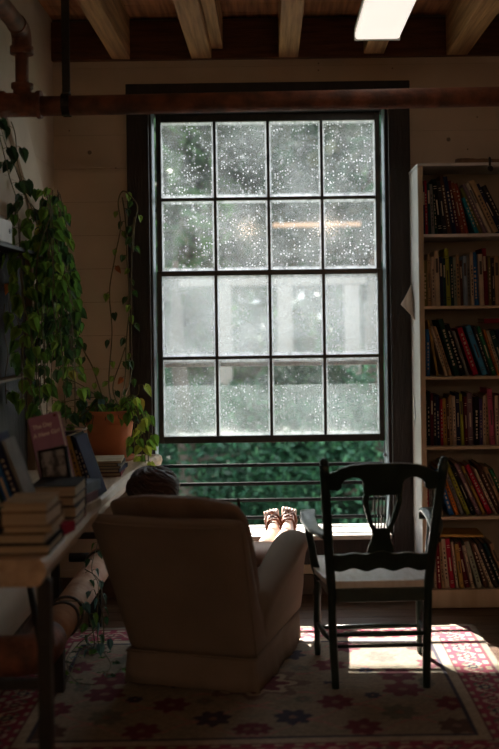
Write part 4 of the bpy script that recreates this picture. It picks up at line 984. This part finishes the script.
# clothing: dress over torso and thighs
DV = [((-.235, 4.16, .47), .122), ((-.30, 4.06, .55), .116), ((-.36, 3.97, .62), .118), ((-.41, 3.93, .665), .072), ((-.31, 4.20, .45), .098), ((-.20, 4.38, .40), .066), ((-.19, 4.15, .45), .098), ((-.115, 4.34, .395), .062)]
skinned('dress', DV, [(0, 1), (1, 2), (2, 3), (0, 4), (4, 5), (0, 6), (6, 7)], cloth, PE, sub=2)
# hair
hc = Vector((-.470, 3.945, .757)); b = B(); n, m_ = 40, 26; rings = []
for j in range(1, m_):
    ph = math.pi * j / m_; ring_ = []
    for i in range(n):
        th = 2 * math.pi * i / n; rr = 1 + .035 * math.sin(9 * th + 5 * math.sin(ph * 3)) * math.sin(ph) + .03 * math.sin(17 * th + ph * 9)
        v = Vector((math.sin(ph) * math.cos(th) * .096, math.sin(ph) * math.sin(th) * .088, math.cos(ph) * .088)) * rr
        if v.y > .035 and v.z < .03: v.y = .035 + (v.y - .035) * .15
        ring_.append(hc + v)
    rings.append(ring_)
loft(b, rings)
hr = obj('hair', b, hairm, PE, True, smooth=True)
b = B(); rh = random.Random(2)
for k in range(46):
    a0 = rh.uniform(0, 2 * math.pi); pts = []; el = rh.uniform(.15, 1.0)
    for q in range(9):
        th = a0 + q * .22; ph = el + q * .10 + .12 * math.sin(q + k)
        v = Vector((math.sin(ph) * math.cos(th) * .099, math.sin(ph) * math.sin(th) * .090, math.cos(ph) * .091)) * (1.0 + .02 * math.sin(q * 1.3 + k))
        if v.y > .04 and v.z < .03: v.y = .04
        pts.append(hc + v)
    tube(b, pts, [.003, .006, .008, .009, .009, .008, .007, .005, .002], 6)
hl = obj('hair_lock', b, hairm, hr, smooth=True); hl.data.transform(pm(PE).inverted())
b = B()
for s_ in (-1, 1):
    c = Vector((-.462, 3.945, .75)) + fc * .060 + Vector((.95, -.3, 0)) * .027 * s_; bmesh.ops.create_uvsphere(b, u_segments=10, v_segments=8, radius=.011, matrix=Matrix.Translation(c))
obj('eye', b, M('eye_white', (.7, .68, .65)), PE, True, smooth=True)
b = B(); c = Vector((-.462, 3.945, .75)) + fc * .066 - Vector((0, 0, .035)); tube(b, [c - Vector((.02, -.006, 0)), c + Vector((0, .004, 0)), c + Vector((.02, -.006, 0))], [.003, .006, .003], 8); obj('mouth', b, M('lips', (.42, .14, .12)), PE, True, smooth=True)

PE.location.z -= .012
# ------------------------------------------------------------------ outside
struct('ground', bb(-25, 25, WY + .2, 45, -1.6, -1.5), stone)
def cloud(name_, bl, cl, centers, n, size, cols, rs):
    cv_ = [rs.uniform(.5, 1.5) for _ in centers]
    for k in range(n):
        ci = rs.randrange(len(centers)); c, rad = centers[ci]; v = Vector((rs.gauss(0, 1), rs.gauss(0, 1), rs.gauss(0, 1))).normalized() * rs.uniform(.55, 1.0) ** .5
        p = Vector(c) + Vector((v.x * rad[0], v.y * rad[1], v.z * rad[2])); s = rs.uniform(*size)
        d = Vector((rs.uniform(-1, 1), rs.uniform(-1, 1), rs.uniform(-1, .3))).normalized(); t_ = d.orthogonal().normalized() if rs.random() < .5 else d.cross(Vector((rs.random(), rs.random(), 1))).normalized()
        vs4 = [bl.verts.new(q) for q in (p - d * s, p + t_ * s * .45, p + d * s, p - t_ * s * .45)]
        f = bl.faces.new(vs4); col = rs.choice(cols); kk = rs.uniform(.7, 1.25) * cv_[ci]
        for lp in f.loops: lp[cl] = (col[0] * kk, col[1] * kk, col[2] * kk, 1)
def tree(name, label, x, y, zt, centers, n, size, cols, seed, cat='tree', tr=.09):
    t = thing(name, label, cat, (x, y, -1.5), group=None); rs = random.Random(seed)
    bl = B(); cl = bl.loops.layers.float_color.new('Col'); cloud('f', bl, cl, centers, n, size, cols, rs); obj('foliage', bl, treeleaf, t, True, recalc=False)
    b = B(); tube(b, [(x, y, -1.5), (x + .1, y, 0), (x, y + .05, zt * .6), (x, y, zt)], [tr * 1.3, tr, tr * .8, tr * .3], 10)
    for c, rad in centers[:5]: tube(b, [(x, y, min(zt * .6, c[2] * .6)), ((x + c[0]) / 2, (y + c[1]) / 2, c[2] * .85), c], [tr * .5, tr * .35, tr * .15], 6)
    obj('trunk', b, bark, t, True, smooth=True)
DG = [(.012, .055, .030), (.018, .075, .038), (.032, .11, .048)]; MG = [(.07, .17, .06), (.10, .22, .07), (.05, .13, .05)]; GG = [(.07, .09, .06), (.04, .06, .05), (.12, .13, .08)]
tree('broadleaf_tree', 'dark green tree filling the gap under the raised sash, left', -.9, 9.6, 2.0, [((-1.1, 9.6, -.2), (1.0, .8, .9)), ((-.2, 9.9, .1), (.9, .8, .7)), ((-1.6, 10, .6), (.8, .8, .6)), ((-.2, 10.2, -.7), (1.2, .7, .7)), ((-1.4, 10.2, -.8), (.9, .7, .7))], 17000, (.022, .055), DG, 1)
tree('broadleaf_tree', 'dark green tree outside behind the wooden chair back', 1.0, 9.8, 2.0, [((.7, 9.8, -.3), (1.0, .8, 1.0)), ((1.5, 9.9, .4), (.9, .8, .9)), ((.4, 10.4, .5), (.7, .7, .5)), ((1.2, 10.4, -.8), (1, .7, .7))], 17000, (.022, .055), DG, 2)
tree('tall_tree', 'grey green tree outside behind the upper left panes', -2.0, 14, 6, [((-1.8, 14, 3.6), (1.5, 1.2, 1.3)), ((-1.0, 14, 2.6), (1.0, 1, .9)), ((-2.2, 14.5, 1.6), (1.4, 1, 1.0)), ((-.9, 14.6, 4.4), (1.2, 1, .7))], 9000, (.10, .19), GG + MG, 3, tr=.16)
tree('tall_tree', 'dark leafy tree outside behind the upper right panes', 1.4, 13, 5, [((1.2, 13, 3.3), (1.3, 1.1, .9)), ((.5, 13.5, 2.6), (1.0, 1, .8)), ((1.7, 13.2, 1.6), (.6, .6, .7)), ((.0, 14, 3.9), (1.0, 1, .7)), ((1.5, 14, 4.2), (.9, .9, .5))], 9000, (.10, .19), GG + DG, 4, tr=.15)
tree('tall_tree', 'distant pale green tree mass behind all other trees', 0, 19, 5, [((-3, 19, 2.5), (2.2, 1.5, 2.4)), ((0, 19.5, 1.8), (2.2, 1.5, 2.2)), ((3, 19, 2.4), (2.2, 1.5, 2.4)), ((0, 19, 4.0), (2.0, 1.2, .9)), ((-1.0, 18.6, .0), (3, 1, 1.0)), ((1.5, 18.6, .2), (3, 1, 1.2)), ((-2, 20, 4.9), (2, 1.2, 1)), ((2.2, 20, 4.9), (2, 1.2, 1))], 15000, (.18, .34), MG + GG, 5, tr=.2)
tree('hedge', 'dark hedge outside low behind the dark green trees', 0, 11.6, .6, [((-1.8, 11.6, -.4), (1, .5, .9)), ((-.7, 11.6, -.2), (.9, .5, .8)), ((.2, 11.7, -.5), (.9, .5, 1.0)), ((.9, 11.6, -.1), (.8, .5, .8)), ((1.8, 11.6, -.4), (1, .5, .9)), ((.1, 11.9, .2), (2.2, .4, .5)), ((0, 11.9, -1), (2.4, .4, .5))], 16000, (.05, .1), DG, 9, cat='hedge')
SH = Vector((-.65, 1.65, 1)); cs = []  # canopy added out of view along the sun rays, blocking the upper panes
for wx in (-.45, -.15, .15, .45):
    for wz in (1.07, 1.09, 1.11, 1.35, 1.6, 1.85, 2.1, 2.4):
        q = Vector((wx, WY + .05, wz)) + SH * 3.6; cs.append((tuple(q), (.34, .32, .2)))
tree('sun_blocker_tree', 'unseen leafy canopy added outside to block sun from the upper window', -3.4, 12.0, 5.6, cs, 44000, (.07, .12), MG, 6, tr=.14)
t = thing('porch_frame', 'pale timber porch frame seen blurred through the lower sash', 'porch', (.6, 12, -1.5))
pp = M('pale_porch_paint', (.34, .31, .28), (.27, .25, .22))
for x_ in (-.55, .18, .98): obj('post', bb(x_ - .09, x_ + .09, 11.9, 12.08, -1.5, 1.83), pp, t, True)
obj('beam', bb(-1.1, 1.15, 11.9, 12.08, 1.84, 1.93), pp, t, True)
0 and obj('wall_board', bb(-.7, .1, 12.1, 12.14, .9, 1.95), pp, t, True)
obj('top_rail', bb(.05, 1.1, 11.92, 12.02, 2.53, 2.58), M('peach_rail', (.60, .36, .22)), t, True)
for x_ in (): obj('rail_post', bb(x_ - .03, x_ + .03, 11.93, 12.0, 2.14, 2.52), pp, t, True)
